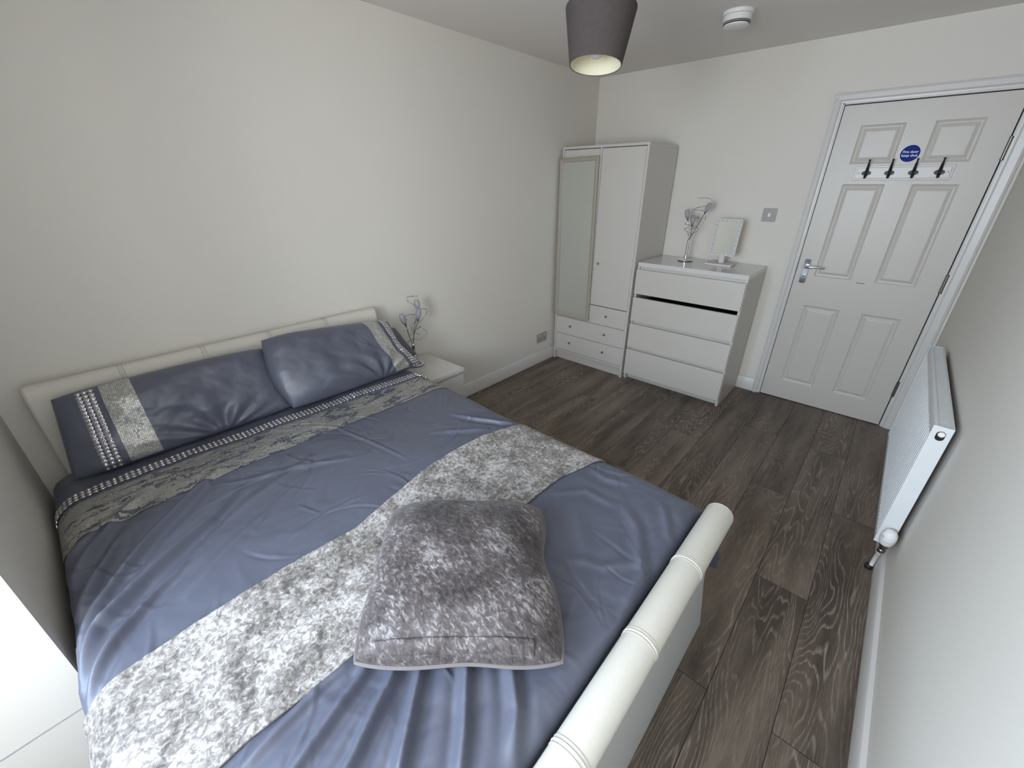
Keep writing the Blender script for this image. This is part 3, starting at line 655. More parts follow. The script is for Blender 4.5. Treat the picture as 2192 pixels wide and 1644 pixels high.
for (a, b) in led:
    p = vpt(a, b, 0.0088); MB().lathe(p, (-0.11, -1, 0.07), [(0.0024, 0), (0.0021, 0.0008)], 10).build('led', m_blkpl, vb)
m_ring = plain('touch_ring', (0.45, 0.46, 0.45), 0.5)
MB().lathe(vpt(0.0, -0.098, 0.0078), (-0.11, -1, 0.07), [(0.0075, 0), (0.0075, 0.0004), (0.0058, 0.0004), (0.0058, 0)], 24, close=True).build('touch_button', m_ring, vb)

# ------------------------------------------------------------------ radiator
rd = tag(empty('radiator', (2.572, -1.11, 0.2)), 'white panel radiator mounted low on the right-hand wall', 'radiator')
RX0, RX1, RY0, RY1, RZ0, RZ1 = 2.544, 2.600, -1.655, -0.570, 0.205, 0.775
# fluted front sheet
n_fl = 32; pitch = (RY1 - RY0 - 0.02) / n_fl; fp = MB(); prof = []
for i in range(n_fl):
    y = RY0 + 0.01 + i * pitch
    prof += [(y, 0.0), (y + pitch * 0.34, 0.0), (y + pitch * 0.46, 0.008), (y + pitch * 0.88, 0.008)]
prof.append((RY1 - 0.01, 0.0))
zz = [(RZ0, 0.0), (RZ0 + 0.022, 0.0), (RZ0 + 0.034, 1.0), (RZ1 - 0.058, 1.0), (RZ1 - 0.044, 0.0), (RZ1 - 0.012, 0.0)]
vs = []; fs = []
for (z, k) in zz:
    for (y, d) in prof: vs.append((RX0 + 0.002 + d * k, y, z))
npf = len(prof)
for i in range(len(zz) - 1):
    for j in range(npf - 1): fs.append((i * npf + j, i * npf + j + 1, (i + 1) * npf + j + 1, (i + 1) * npf + j))
fp.add(vs, fs)
fp.box(RX0 + 0.0105, RX0 + 0.014, RY0 + 0.004, RY1 - 0.004, RZ0 + 0.001, RZ1 - 0.012)
fp.build('front_panel', m_rad, rd)
for (a, b) in ((RY0, RY0 + 0.004), (RY1 - 0.004, RY1)):
    MB().box(RX0, RX1, a, b, RZ0, RZ1).build('side_panel', m_rad, rd, bevel=0.0015)
tg = MB()
tg.prism([(RX0 + 0.001, RZ1 - 0.013), (RX0 + 0.003, RZ1 - 0.002), (RX0 + 0.012, RZ1), (RX0 + 0.012, RZ1 - 0.006), (RX0 + 0.006, RZ1 - 0.013)], 'y', RY0 + 0.003, RY1 - 0.003)
tg.box(RX1 - 0.008, RX1, RY0 + 0.003, RY1 - 0.003, RZ1 - 0.006, RZ1 - 0.001)
ns_ = 98
for i in range(ns_):
    y = RY0 + 0.008 + i * (RY1 - RY0 - 0.016) / ns_
    tg.box(RX0 + 0.0118, RX1 - 0.0078, y, y + 0.0062, RZ1 - 0.005, RZ1 - 0.0015)
tg.build('top_grille', m_rad, rd)
cv = MB(); cv.box(RX1 - 0.006, RX1 - 0.002, RY0 + 0.004, RY1 - 0.004, RZ0, RZ1 - 0.006); cv.box(RX0 + 0.02, RX1 - 0.012, RY0 + 0.03, RY1 - 0.03, RZ0 + 0.01, RZ1 - 0.03)
cv.build('convector', plain('radiator_inside', (0.25, 0.26, 0.27), 0.6), rd)
MB().box(RX1, W - 0.001, -1.45, -1.41, 0.30, 0.70).build('bracket', m_rad, rd); MB().box(RX1, W - 0.001, -0.80, -0.76, 0.30, 0.70).build('bracket', m_rad, rd)
pg = MB(); poly = [(2.572 + 0.0125 * math.cos(a), 0.745 + 0.0125 * math.sin(a)) for a in np.linspace(0, PI, 12)] + [(2.572 + 0.0125 * math.cos(a), 0.732 + 0.0125 * math.sin(a)) for a in np.linspace(PI, 2 * PI, 12)]
pg.prism(poly, 'y', RY0 - 0.0006, RY0 + 0.001); po = pg.build('plug_recess', m_dark, rd)
MB().lathe((2.573, RY0 - 0.0005, 0.746), (0, -1, 0), [(0.0098, 0), (0.0098, 0.004), (0.007, 0.006), (0.0062, 0.0045), (0.002, 0.0045)], 20).build('air_plug', m_white, po, smooth=True, angle=30)
# thermostatic valve, pipe and collar
tv = tag(empty('radiator_valve', (2.572, -1.69, 0)), 'white thermostatic valve on a pipe at the near end of the radiator', 'radiator valve')
VX, VY, VZ = 2.577, -1.676, 0.185
MB().tube(curve_pts([(2.588, -1.575, 0.0), (2.588, -1.577, 0.05), (2.584, -1.61, 0.11), (2.578, -1.655, 0.155), (VX, VY, VZ)], 6), 0.0078, 14).build('pipe', m_white, tv, smooth=True)
MB().lathe((2.583, -1.575, 0.0), (0, 0, 1), [(0.0155, 0), (0.0155, 0.014), (0.010, 0.020)], 18).build('floor_collar', m_blkpl, tv, smooth=True, angle=30)
hv = Vector((-0.02, -0.22, 0.97)).normalized(); hc = Vector((VX, VY - 0.004, VZ + 0.045))
vb_ = MB(); vb_.lathe(hc - hv * 0.058, hv, [(0.010, 0), (0.0135, 0.004), (0.0135, 0.018), (0.0105, 0.022), (0.0115, 0.036), (0.0150, 0.040), (0.0150, 0.056), (0.012, 0.060)], 14)
vb_.tube([hc - hv * 0.03, (VX, RY0 + 0.004, 0.235)], 0.009, 12)
vb_.build('valve_body', m_hinge, tv, smooth=True, angle=30)
th = MB().lathe(hc, hv, [(0.012, 0), (0.0205, 0.004), (0.0235, 0.012), (0.0258, 0.030), (0.0258, 0.048), (0.0235, 0.064), (0.0165, 0.075), (0.006, 0.079)], 28).build('thermostat_head', m_white, tv, smooth=True, angle=32)
MB().lathe(hc + hv * 0.0335, hv, [(0.0262, 0), (0.0262, 0.0010)], 28).build('dial_groove', m_plate, th, smooth=True)
gw = MB(); uu = hv.cross(Vector((0, 0, 1))).normalized(); ww_ = uu.cross(hv).normalized()
for i in range(5):
    c = hc + hv * (0.046 + 0.0028 * i) + Vector((-0.55, -0.5, 0)).normalized() * 0.0
    nrm = (Vector((-0.6, -0.6, 0.5)) - hv * Vector((-0.6, -0.6, 0.5)).dot(hv)).normalized(); sd = nrm.cross(hv)
    rr_ = 0.0263 - 0.0005 * i
    gw.add([c + nrm * rr_ - sd * 0.006, c + nrm * rr_ + sd * 0.006, c + nrm * rr_ + sd * 0.006 + hv * 0.0013, c + nrm * rr_ - sd * 0.006 + hv * 0.0013], [(0, 1, 2, 3)])
gw.build('vent_slots', m_plate, th)

# ------------------------------------------------------------------ ceiling fittings
sd = tag(empty('smoke_detector', (1.300, -0.812, H)), 'round white smoke detector on the ceiling near the door', 'smoke detector')
MB().lathe((1.300, -0.812, H), (0, 0, -1), [(0.073, 0), (0.073, 0.012), (0.071, 0.016)], 48).build('mounting_base', m_white, sd, smooth=True, angle=30)
MB().lathe((1.300, -0.812, H - 0.017), (0, 0, -1), [(0.068, 0), (0.068, 0.022), (0.064, 0.027)], 48).build('body', m_white, sd, smooth=True, angle=30)
vt = MB()
for (r, h) in ((0.0655, 0.030), (0.0625, 0.037)): vt.lathe((1.300, -0.812, H - 0.016 - h), (0, 0, 1), [(r, 0), (r, 0.0028)], 48)
vt.build('vent_slot', m_dark, sd)
MB().lathe((1.300, -0.812, H - 0.044), (0, 0, -1), [(0.0645, 0), (0.0645, 0.0025), (0.063, 0.003)], 48).build('vent_ring', m_white, sd, smooth=True, angle=30)
MB().lathe((1.300, -0.812, H - 0.055), (0, 0, -1), [(0.060, -0.002), (0.060, 0.004), (0.050, 0.010), (0.02, 0.0115)], 48).build('cover', m_white, sd, smooth=True, angle=30)

away = Vector((1.241 - 2.255, -2.025 + 3.61, 0)).normalized(); side = away.cross(Vector((0, 0, 1)))
axp = (Vector((0, 0, 1)) + away * math.tan(math.radians(8)) + side * math.tan(math.radians(2))).normalized()
PB = Vector((1.2395, -2.0245, 1.945)); rb, rt, hp_ = 0.0940, 0.1250, 0.168
pl = tag(empty('pendant_lamp', (PB.x, PB.y, PB.z)), 'dark grey tapered drum pendant shade hanging from the ceiling', 'ceiling lamp')
nS = 64
# outside, then inside with a thin wall
MB().lathe(PB, axp, [(rb, 0), (rb + 0.001, 0.004), (rt, hp_), (rt - 0.004, hp_ + 0.006), (rt - 0.006, hp_), (rb - 0.0024, 0.003)], nS, close=True).build('lamp_shade', m_shade, pl, smooth=True, angle=35)
MB().lathe(PB, axp, [(rb - 0.0026, 0.0015), (rt - 0.0064, hp_ - 0.001), (rt - 0.0072, hp_ - 0.001), (rb - 0.0034, 0.0015)], nS, close=True).build('lining', m_shadein, pl, smooth=True, angle=35)
u1 = axp.orthogonal().normalized(); u2 = axp.cross(u1); gc = PB + axp * (hp_ - 0.048)
gm = MB()
for k in range(3):
    a = 2 * PI * k / 3 + 0.5; d_ = u1 * math.cos(a) + u2 * math.sin(a)
    gm.tube([gc + d_ * 0.02, gc + d_ * 0.06, PB + axp * (hp_ - 0.01) + d_ * (rt - 0.008)], 0.0015, 6)
gm.lathe(gc, axp, [(0.019, -0.003), (0.024, -0.003), (0.024, 0.003), (0.019, 0.003)], 24, close=True)
gm.build('shade_carrier', m_white, pl)
MB().lathe(gc - axp * 0.015, axp, [(0.016, 0), (0.018, 0.02), (0.018, 0.045), (0.010, 0.06)], 20).build('bulb_socket', m_white, pl, smooth=True)
MB().lathe(gc - axp * 0.015, -axp, [(0.012, 0), (0.013, 0.012), (0.024, 0.034), (0.029, 0.052), (0.026, 0.070), (0.014, 0.082), (0.003, 0.085)], 24).build('bulb', m_bulb, pl, smooth=True)
ct = gc + axp * 0.04
MB().tube(curve_pts([ct, ct + Vector((0.0, 0, 0.04)), (ct.x + 0.003, ct.y, H - 0.04), (ct.x + 0.003, ct.y, H)], 6), 0.003, 8).build('cord', m_white, pl, smooth=True)
MB().lathe((ct.x + 0.003, ct.y, H), (0, 0, -1), [(0.035, 0), (0.035, 0.008), (0.020, 0.022), (0.006, 0.028)], 28).build('ceiling_rose', m_white, pl, smooth=True, angle=35)

# ------------------------------------------------------------------ bed
bed = tag(empty('bed', (1.05, -3.1, 0)), 'cream leather double bed with low headboard and rolled footboard', 'bed')
BY0, BY1 = -3.862, -2.350
hb = []
for (x, z) in ((0.022, 0.0), (0.100, 0.0), (0.098, 0.78), (0.094, 0.86), (0.083, 0.892), (0.062, 0.905), (0.040, 0.900), (0.026, 0.875), (0.022, 0.80)): hb.append((x, z))
ho = MB().prism(hb, 'y', -3.822, -2.395).build('headboard', m_leather, bed, bevel=0.026, seg=5)
def seam_along(profile, y, w=0.0075, parent=None, r=0.0011):
    for dy in (-w, 0.0, w):
        pts = [(x, y + dy, z) for (x, z) in profile]
        MB().tube(pts, r if dy else 0.0017, 6).build('stitching' if dy else 'seam_piping', m_stitch if dy else m_leather, parent, smooth=True)
hprof = [(0.1002, 0.50), (0.0982, 0.78), (0.0955, 0.855), (0.084, 0.8925), (0.062, 0.9055), (0.042, 0.902)]
for y in (-3.545, -3.262, -2.985, -2.700): seam_along(hprof, y, parent=ho)
# footboard panel leaning inwards, with a roll on top
fbp = [(2.115, 0.0), (2.103, 0.10), (2.086, 0.22), (2.076, 0.34), (2.074, 0.46), (2.079, 0.54), (2.045, 0.54), (2.040, 0.40), (2.045, 0.22), (2.060, 0.10), (2.070, 0.0)]
fbo = MB().prism(fbp, 'y', BY0, BY1).build('footboard', m_leath2, bed, bevel=0.006, seg=3)
RC = (2.073, 0.545); RR = 0.0445
prof = [(0.001, 0.0)] + [(RR - 0.009 + 0.009 * math.sin(PI / 2 * k / 5), 0.008 * (1 - math.cos(PI / 2 * k / 5))) for k in range(6)]
Lr = BY1 - BY0
prof2 = prof + [(r, Lr - h) for (r, h) in reversed(prof)]
ro = MB().lathe((RC[0], BY0, RC[1]), (0, 1, 0), prof2, 48).build('rolled_top', m_leather, fbo, smooth=True, angle=50)
MB().tube([(RC[0] + (RR - 0.002) * math.cos(a), BY1 - 0.003, RC[1] + (RR - 0.002) * math.sin(a)) for a in np.linspace(0, 2 * PI, 40)], 0.0018, 6).build('seam_piping', m_leather, ro, smooth=True)
for y in (-2.650, -2.945, -3.243, -3.540):
    cir = [(RC[0] + (RR + 0.0004) * math.cos(a), RC[1] + (RR + 0.0004) * math.sin(a)) for a in np.linspace(-0.9, PI + 0.6, 32)]
    seam_along(cir, y, 0.0085, ro, 0.0010)
for (a, b) in ((BY0 + 0.01, BY0 + 0.05), (BY1 - 0.05, BY1 - 0.01)):
    MB().box(0.101, 2.05, a, b, 0.10, 0.36).build('side_rail', m_leather, bed, bevel=0.01, seg=3)
MB().box(0.11, 2.035, BY0 + 0.06, BY1 - 0.06, 0.22, 0.29).build('slat_base', m_matt, bed)
ms = tag(MB().box(0.112, 2.020, BY0 + 0.025, BY1 - 0.025, 0.29, 0.520).build('mattress', m_matt, None, bevel=0.03, seg=4), 'grey mattress lying on the bed under the duvet', 'mattress')

# ------------------------------------------------------------------ duvet surface
YC, FLAT, RCN = -3.105, 0.690, 0.085
QL = RCN * PI / 2
ZTOP = 0.562
folds = [  # (polyline in x,y; width; height)
 ([(1.30, -4.15), (1.13, -3.93), (0.973, -3.821), (0.796, -3.663), (0.667, -3.521), (0.56, -3.40)], 0.016, 0.010),
 ([(1.40, -4.15), (1.241, -3.95), (1.05, -3.82), (0.966, -3.693), (0.87, -3.53), (0.74, -3.36)], 0.014, 0.015),
 ([(1.40, -4.02), (1.27, -3.92), (1.13, -3.80), (1.05, -3.70), (0.98, -3.58)], 0.012, 0.010),
 ([(1.10, -4.15), (1.04, -3.95), (0.93, -3.85), (0.80, -3.77), (0.66, -3.70)], 0.016, 0.010),
 ([(0.92, -4.12), (0.88, -3.95), (0.80, -3.86), (0.62, -3.74), (0.50, -3.62)], 0.018, 0.009),
 ([(0.75, -4.1), (0.72, -3.93), (0.66, -3.84), (0.56, -3.70)], 0.018, 0.007),
 ([(0.93, -3.56), (0.86, -3.40), (0.80, -3.24), (0.76, -3.10)], 0.018, 0.006),
 ([(1.12, -3.66), (1.02, -3.50), (0.94, -3.36)], 0.016, 0.006),
 ([(0.70, -3.45), (0.80, -3.20), (0.90, -3.02)], 0.013, 0.004),
 ([(0.62, -2.98), (0.86, -2.93), (1.10, -2.90)], 0.007, 0.003),
 ([(0.90, -2.55), (1.02, -2.50), (1.13, -2.44), (1.18, -2.38)], 0.010, 0.010),
 ([(0.96, -2.72), (1.06, -2.62), (1.14, -2.52)], 0.014, 0.006),
 ([(1.63, -3.70), (1.613, -3.602), (1.60, -3.509), (1.60, -3.42)], 0.012, 0.010),
 ([(1.74, -3.72), (1.69, -3.56), (1.655, -3.45), (1.63, -3.38)], 0.012, 0.014),
 ([(1.83, -3.66), (1.77, -3.52), (1.72, -3.42), (1.68, -3.35)], 0.012, 0.015),
 ([(1.92, -3.56), (1.83, -3.45), (1.77, -3.38), (1.70, -3.30)], 0.013, 0.014),
 ([(1.985, -3.46), (1.90, -3.36), (1.83, -3.29), (1.75, -3.22)], 0.013, 0.012),
 ([(2.01, -3.34), (1.95, -3.26), (1.88, -3.20), (1.80, -3.14)], 0.014, 0.010),
 ([(1.98, -3.75), (1.88, -3.62), (1.80, -3.52)], 0.016, 0.012),
 ([(1.69, -2.66), (1.82, -2.80), (1.90, -2.98), (1.96, -3.12)], 0.022, 0.007),
 ([(1.80, -2.55), (1.90, -2.62), (1.985, -2.76), (2.01, -2.93), (1.99, -3.1)], 0.018, 0.013),
 ([(1.60, -2.69), (1.68, -2.58), (1.83, -2.585)], 0.016, 0.007),
 ([(1.80, -2.88), (1.90, -2.82), (1.97, -2.72)], 0.014, 0.006),
 ([(1.63, -2.78), (1.75, -2.92), (1.84, -3.05)], 0.018, 0.006),
 ([(1.62, -2.45), (1.70, -2.47), (1.80, -2.44)], 0.016, 0.009),
 ([(1.90, -2.45), (1.94, -2.50), (2.0, -2.60)], 0.014, 0.008),
]
def fold_field(x, s):
    out = np.zeros_like(x)
    for k_, (poly, w, h) in enumerate(folds):
        h = h * (1.5 if k_ < 6 else 1.15 if 12 <= k_ < 19 else 0.5 if k_ >= 19 else 0.9)
        P = np.array([(a, b - YC) for a, b in poly]); n = len(P); best = np.full(x.shape, 1e9); par = np.zeros_like(x); sg = np.ones_like(x)
        for i in range(n - 1):
            a, b = P[i], P[i + 1]; d = b - a; l2 = d @ d
            t = np.clip(((x - a[0]) * d[0] + (s - a[1]) * d[1]) / l2, 0, 1)
            qx, qy = x - (a[0] + t * d[0]), s - (a[1] + t * d[1]); dd = np.hypot(qx, qy)
            m = dd < best; best = np.where(m, dd, best); par = np.where(m, (i + t) / (n - 1), par); sg = np.where(m, np.sign(d[0] * qy - d[1] * qx), sg)
        env = np.sin(np.clip(par, 0.0, 1) * PI) ** 0.6 * smoothstep(0, 0.15, 1 - par) * 1.0
        ww = np.where(sg > 0, w * 1.3, w * 0.75)
        h = h * 1.5; w = w * 0.88
        out += h * env * np.exp(-(best / ww) ** 2) - h * 0.35 * env * np.exp(-((best - 2.2 * w) / (1.3 * w)) ** 2)
    return out
_cr = np.random.RandomState(5); CRS = []
for _ in range(130):
    cx_, cs_ = _cr.uniform(0.45, 2.0), _cr.uniform(-0.85, 0.80); an = _cr.normal(0.9 if cx_ < 1.2 else -0.6, 0.55); ln_ = _cr.uniform(0.05, 0.20)
    CRS.append((cx_, cs_, math.cos(an), math.sin(an), ln_, _cr.uniform(0.0035, 0.008), _cr.uniform(0.0012, 0.0034) * _cr.choice([1, 1, -0.8]), _cr.uniform(-2.5, 2.5)))
def creases(x, s):
    out = np.zeros_like(x)
    for (cx_, cs_, c, n, l, w, h, bend) in CRS:
        a = (x - cx_) * c + (s - cs_) * n; b = -(x - cx_) * n + (s - cs_) * c; m = (np.abs(a) < l * 1.3) & (np.abs(b) < 0.09)
        if not m.any(): continue
        am, bm_ = a[m], b[m] + bend * a[m] ** 2
        t = np.clip(1 - (am / l) ** 2, 0, 1); out[m] += h * t * (np.exp(-(bm_ / w) ** 2) - 0.5 * np.exp(-((bm_ - 1.9 * w) / (1.4 * w)) ** 2))
    return out * 1.0
def outer_y(x, s, hang):
    """how far the hanging sides stand off: bulge beyond the bed edges"""
    left = smoothstep(0.95, 1.15, x) * 0.055 * smoothstep(0, 0.30, hang) + 0.0
    right_ = 0.014 + 0.012 * np.sin(x * 7.5) * smoothstep(0, 0.2, hang) + 0.02 * smoothstep(0, 0.3, hang)
    return left, right_
def duvet(x, s, off=0.0, detail=1.0):
    """x along the bed, s across (arc length, 0 = middle, negative = window side) -> points (..., 3)"""
    x = np.asarray(x, float); s = np.asarray(s, float)
    sg = np.sign(s); a = np.abs(s)
    fl_ = np.minimum(a, FLAT); ar_ = np.clip(a - FLAT, 0, QL); hg = np.maximum(a - FLAT - QL, 0)
    th = ar_ / RCN
    r = RCN
    y = fl_ + r * np.sin(th); z = ZTOP - r * (1 - np.cos(th)) - hg
    ny = np.sin(th); nz = np.cos(th)
    lo, ro_ = outer_y(x, s, hg)
    # push the hang outwards
    y = y + np.where(sg < 0, lo, ro_ * smoothstep(0.2, 1.0, th / (PI / 2)))
    top = np.cos(th) ** 2
    # body: domed, puffier between head and foot, quieter where the runner presses it
    puff = 0.018 * np.cos(np.clip(s / 0.78, -1, 1) * PI / 2) + 0.016 * fbm(x * 2.6 + 3, s * 2.6 + 5, 2)
    puff = puff - 0.010 * np.exp(-((x - 1.40) / 0.22) ** 4)
    small = 0.0042 * fbm(x * 9 + 1.7 * fbm(x * 4, s * 4, 2), s * 9 + 2.1 * fbm(x * 4 + 9, s * 4 + 4, 2), 3)
    cre = creases(x, s)
    dsp = puff + detail * (small + cre + fold_field(x, s))
    # vertical pleats on the window-side hang
    pl_ = np.where(sg < 0, 1, 0.6) * smoothstep(0, 0.22, hg + ar_ * 0.4) * (0.010 * np.sin(x * 36 + 2.0 * np.sin(s * 6) + 3 * vnoise(x * 4, s * 2)) + 0.006 * np.sin(x * 71 + 1.0))
    lim = np.where((sg < 0) & (x < 1.0), 0.25, 1.0)
    pl_ = pl_ * np.where(sg < 0, smoothstep(0.9, 1.15, x), 1.0)
    d = dsp * (0.25 + 0.75 * top) * np.where(th > 0.9, lim, 1) + pl_ + off
    y = y + ny * d; z = z + nz * d
    # against the side wall the cloth cannot pass y = -3.888
    yy = YC + sg * y
    near = (sg < 0)
    lim_y = -3.889 - 0.08 * smoothstep(1.0, 1.06, x)
    yy = np.where(near & (yy < lim_y + 0.01), lim_y + 0.01 - 0.01 * (1 - np.exp((yy - lim_y - 0.01) / 0.01)), yy)
    # foot end rolls down inside the footboard, head end thins under the pillows
    e = np.clip((x - 1.955) / 0.065, 0, 1); z = z - 0.050 * (1 - np.sqrt(np.maximum(1 - e ** 2, 0))) * top - 0.012 * smoothstep(1.8, 1.98, x) * top
    e2 = np.clip((0.24 - x) / 0.12, 0, 1); z = z - 0.025 * e2 * e2 * top
    # settle at the corner by the footboard
    x = x + np.where(sg > 0, 0.085, 0.0) * smoothstep(1.86, 2.02, x) * smoothstep(0.02, 0.16, hg)   # far corner hangs past the footboard
    return np.stack([x, yy, z], -1)
def duvet_patch(name, x0, x1, s0, s1, nx, ns, off, mat, parent=None, xf=None, uv=True, detail=1.0):
    xs_ = np.linspace(0, 1, nx); ss = np.linspace(s0, s1, ns); U, S = np.meshgrid(xs_, ss, indexing='ij')
    if xf is None: X = x0 + (x1 - x0) * U
    else:
        a, b = xf(S); X = a + (b - a) * U
    P = duvet(X, S, off, detail)
    UV = np.stack([X, S], -1)
    return grid_mesh(name, P, mat, parent, UV), X, S
SL, SR = -(FLAT + QL + 0.30), FLAT + QL + 0.22
dv, _, _ = duvet_patch('duvet', 0.120, 2.020, SL, SR, 520, 560, 0.0, m_satin)
tag(dv, 'slate blue satin duvet with sequin and diamante bands spread over the bed', 'duvet')
md = dv.modifiers.new('thickness', 'SOLIDIFY'); md.thickness = 0.012; md.offset = -1

# bands sewn across the duvet near the pillows
BX = lambda s: 0.350 + 0.022 * np.sin(s * 2.2 + 0.6) + 0.03 * smoothstep(0.2, 0.9, s) * 1.0
def sheet(name, xf, s0, s1, nx, ns, off, mat, parent, detail=1.0):
    o, X, S = duvet_patch(name, 0, 0, s0, s1, nx, ns, off, mat, parent, xf=xf, detail=detail); return o
SB0, SB1 = SL + 0.02, SR - 0.02
sheet('sequin_band', lambda S: (BX(S) + 0.072, BX(S) + 0.275 - 0.02 * np.sin(S * 2.0)), SB0, SB1, 60, 520, 0.0022, m_sequin, dv)
def stones(name, pos_fn, rows, length, pitch, parent, r, n=10):
    """rings with a domed stone, laid in rows along a cloth path; pos_fn(u, row) -> point, normal"""
    vs = []; fs = []; mi = []
    for i in range(int(length / pitch)):
        for k in range(rows):
            p, nrm = pos_fn((i + 0.5) * pitch, k)
            p = Vector(p); nrm = Vector(nrm).normalized(); u = nrm.orthogonal().normalized(); w = nrm.cross(u); b = len(vs)
            prf = [(1.0, 0.0), (1.0, 0.35), (0.80, 0.45), (0.68, 0.20), (0.50, 0.50), (0.28, 0.68)]
            for (q, h) in prf:
                for j in range(n):
                    a = 2 * PI * j / n + 0.3 * i; vs.append(p + (u * math.cos(a) + w * math.sin(a)) * r * q + nrm * h * r * 0.7)
            for t_ in range(len(prf) - 1):
                for j in range(n):
                    j2 = (j + 1) % n; fs.append((b + t_ * n + j, b + t_ * n + j2, b + (t_ + 1) * n + j2, b + (t_ + 1) * n + j)); mi.append(1 if t_ == 2 else 0)
            fs.append(tuple(b + (len(prf) - 1) * n + j for j in range(n))); mi.append(0)
    me = bpy.data.meshes.new(name); me.from_pydata(vs, [], fs)
    o = link(name, me, [m_gem, m_gemset], parent); me.polygons.foreach_set('material_index', mi); return o
def duvet_frame(x, s, off):
    e = 0.004
    p = duvet(np.array([x, x + e, x]), np.array([s, s, s + e]), off); n_ = np.cross(p[1] - p[0], p[2] - p[0]); 
    return p[0], n_ / (np.linalg.norm(n_) + 1e-12)
sheet('trim_tape', lambda S: (BX(S) - 0.002, BX(S) + 0.050), SB0, SB1, 8, 520, 0.0016, plain('tape', (0.10, 0.10, 0.115), 0.6), dv)
stones('rhinestone_band', lambda u, k: duvet_frame(float(BX(SB0 + u)) + 0.006 + 0.0182 * k, SB0 + u, 0.003), 3, SB1 - SB0, 0.0178, dv, 0.0088)

# velvet runner across the bed
def run_x(S):
    # near (window) side to far side edges, measured at bed height
    ss = np.array([-1.2, -0.85, -0.75, -0.55, -0.35, -0.12, 0.20, 0.52, 0.72, 1.0]); a = np.array([1.34, 1.27, 1.235, 1.225, 1.225, 1.235, 1.165, 1.165, 1.20, 1.21])
    b = np.array([1.62, 1.61, 1.600, 1.585, 1.590, 1.585, 1.580, 1.572, 1.615, 1.63])
    return np.interp(S, ss, a), np.interp(S, ss, b)
rn = sheet('bed_runner', run_x, SL - 0.02, FLAT + QL + 0.10, 120, 420, 0.009, m_velvet, None, detail=0.55)
tag(rn, 'champagne crushed velvet runner lying across the middle of the duvet', 'bed runner')
md = rn.modifiers.new('thickness', 'SOLIDIFY'); md.thickness = 0.007; md.offset = -1

# ------------------------------------------------------------------ pillows
def pillow_surface(c, puff, nseed, nu=110, nv=70, bulge=0.0, wr=1.0, tuck=0.0):
    """c: corners TL, TR, BR, BL; returns a function (u, v, off) -> points; u 0..1 left to right, v 0..1 bottom to top"""
    TL, TR, BR, BL = [np.array(p, float) for p in c]
    nrm = np.cross(TR - TL + BR - BL, TL - BL + TR - BR); nrm /= np.linalg.norm(nrm)
    if nrm[0] < 0: nrm = -nrm
    def f(u, v, off=0.0, sgn=1):
        u = np.asarray(u, float)[..., None]; v = np.asarray(v, float)[..., None]
        # sides drawn in between the corners
        ui = u - (0.008 + tuck) * np.clip(2 * u - 1, 0, 1) * np.sin(PI * v) - bulge * np.clip(1 - 2 * u, 0, 1) * np.sin(PI * v); vi = v - 0.02 * (v - 0.5) * 2 * np.abs(2 * u - 1) ** 6 + 0.03 * np.sin(PI * u) ** 0.7 * v
        B = (TL * (1 - ui) + TR * ui) * vi + (BL * (1 - ui) + BR * ui) * (1 - vi)
        U = np.clip(u, 0, 1); V = np.clip(v, 0, 1)
        h = (np.maximum(1 - (2 * U - 1) ** 4, 0) * np.maximum(1 - (2 * V - 1) ** 4, 0)) ** 0.5
        h = h * (1 - 0.10 * (2 * U - 1) ** 2)
        rad = np.exp(-((1 - V) / 0.5) ** 2) * 0
        w = 0.030 * fbm(u * 3 + nseed, v * 2 + nseed, 3) + 0.009 * fbm(u * 9 + nseed, v * 5 + nseed * 2, 3)
        # tension folds running up from the lower corners
        ang = np.arctan2(V + 0.05, U - 0.62); fold = 0.010 * np.sin(ang * 15 + nseed) * np.exp(-((V - 0.18) / 0.22) ** 2) * np.exp(-((U - 0.60) / 0.28) ** 2)
        th = puff * h * (1 + 0) + (w + fold * wr) * h
        th = th if sgn > 0 else -0.75 * puff * h
        return B + nrm * (th + off * (1 if sgn > 0 else -1))
    return f
def make_pillow(name, c, puff, seed, label, wr=1.0, bulge=0.0, tuck=0.0):
    f = pillow_surface(c, puff, seed, wr=wr, bulge=bulge, tuck=tuck); nu, nv = 150, 90
    u = np.linspace(0, 1, nu); v = np.linspace(0, 1, nv); U, V = np.meshgrid(u, v, indexing='ij')
    Pf, Pb = f(U, V, 0.0, 1), f(U, V, 0.0, -1)
    me = bpy.data.meshes.new(name); idx = np.arange(nu * nv).reshape(nu, nv)
    ff = np.stack([idx[:-1, :-1], idx[1:, :-1], idx[1:, 1:], idx[:-1, 1:]], -1).reshape(-1, 4); fb = ff[:, ::-1] + nu * nv
    vs = np.concatenate([Pf.reshape(-1, 3), Pb.reshape(-1, 3)]); fa = np.concatenate([ff, fb])
    me.from_pydata(vs.tolist(), [], fa.tolist())
    bm = bmesh.new(); bm.from_mesh(me); bmesh.ops.remove_doubles(bm, verts=bm.verts, dist=1e-5); bmesh.ops.recalc_face_normals(bm, faces=bm.faces); bm.to_mesh(me); bm.free()
    o = link(name, me, m_satin, None, True); tag(o, label, 'pillow'); return o, f
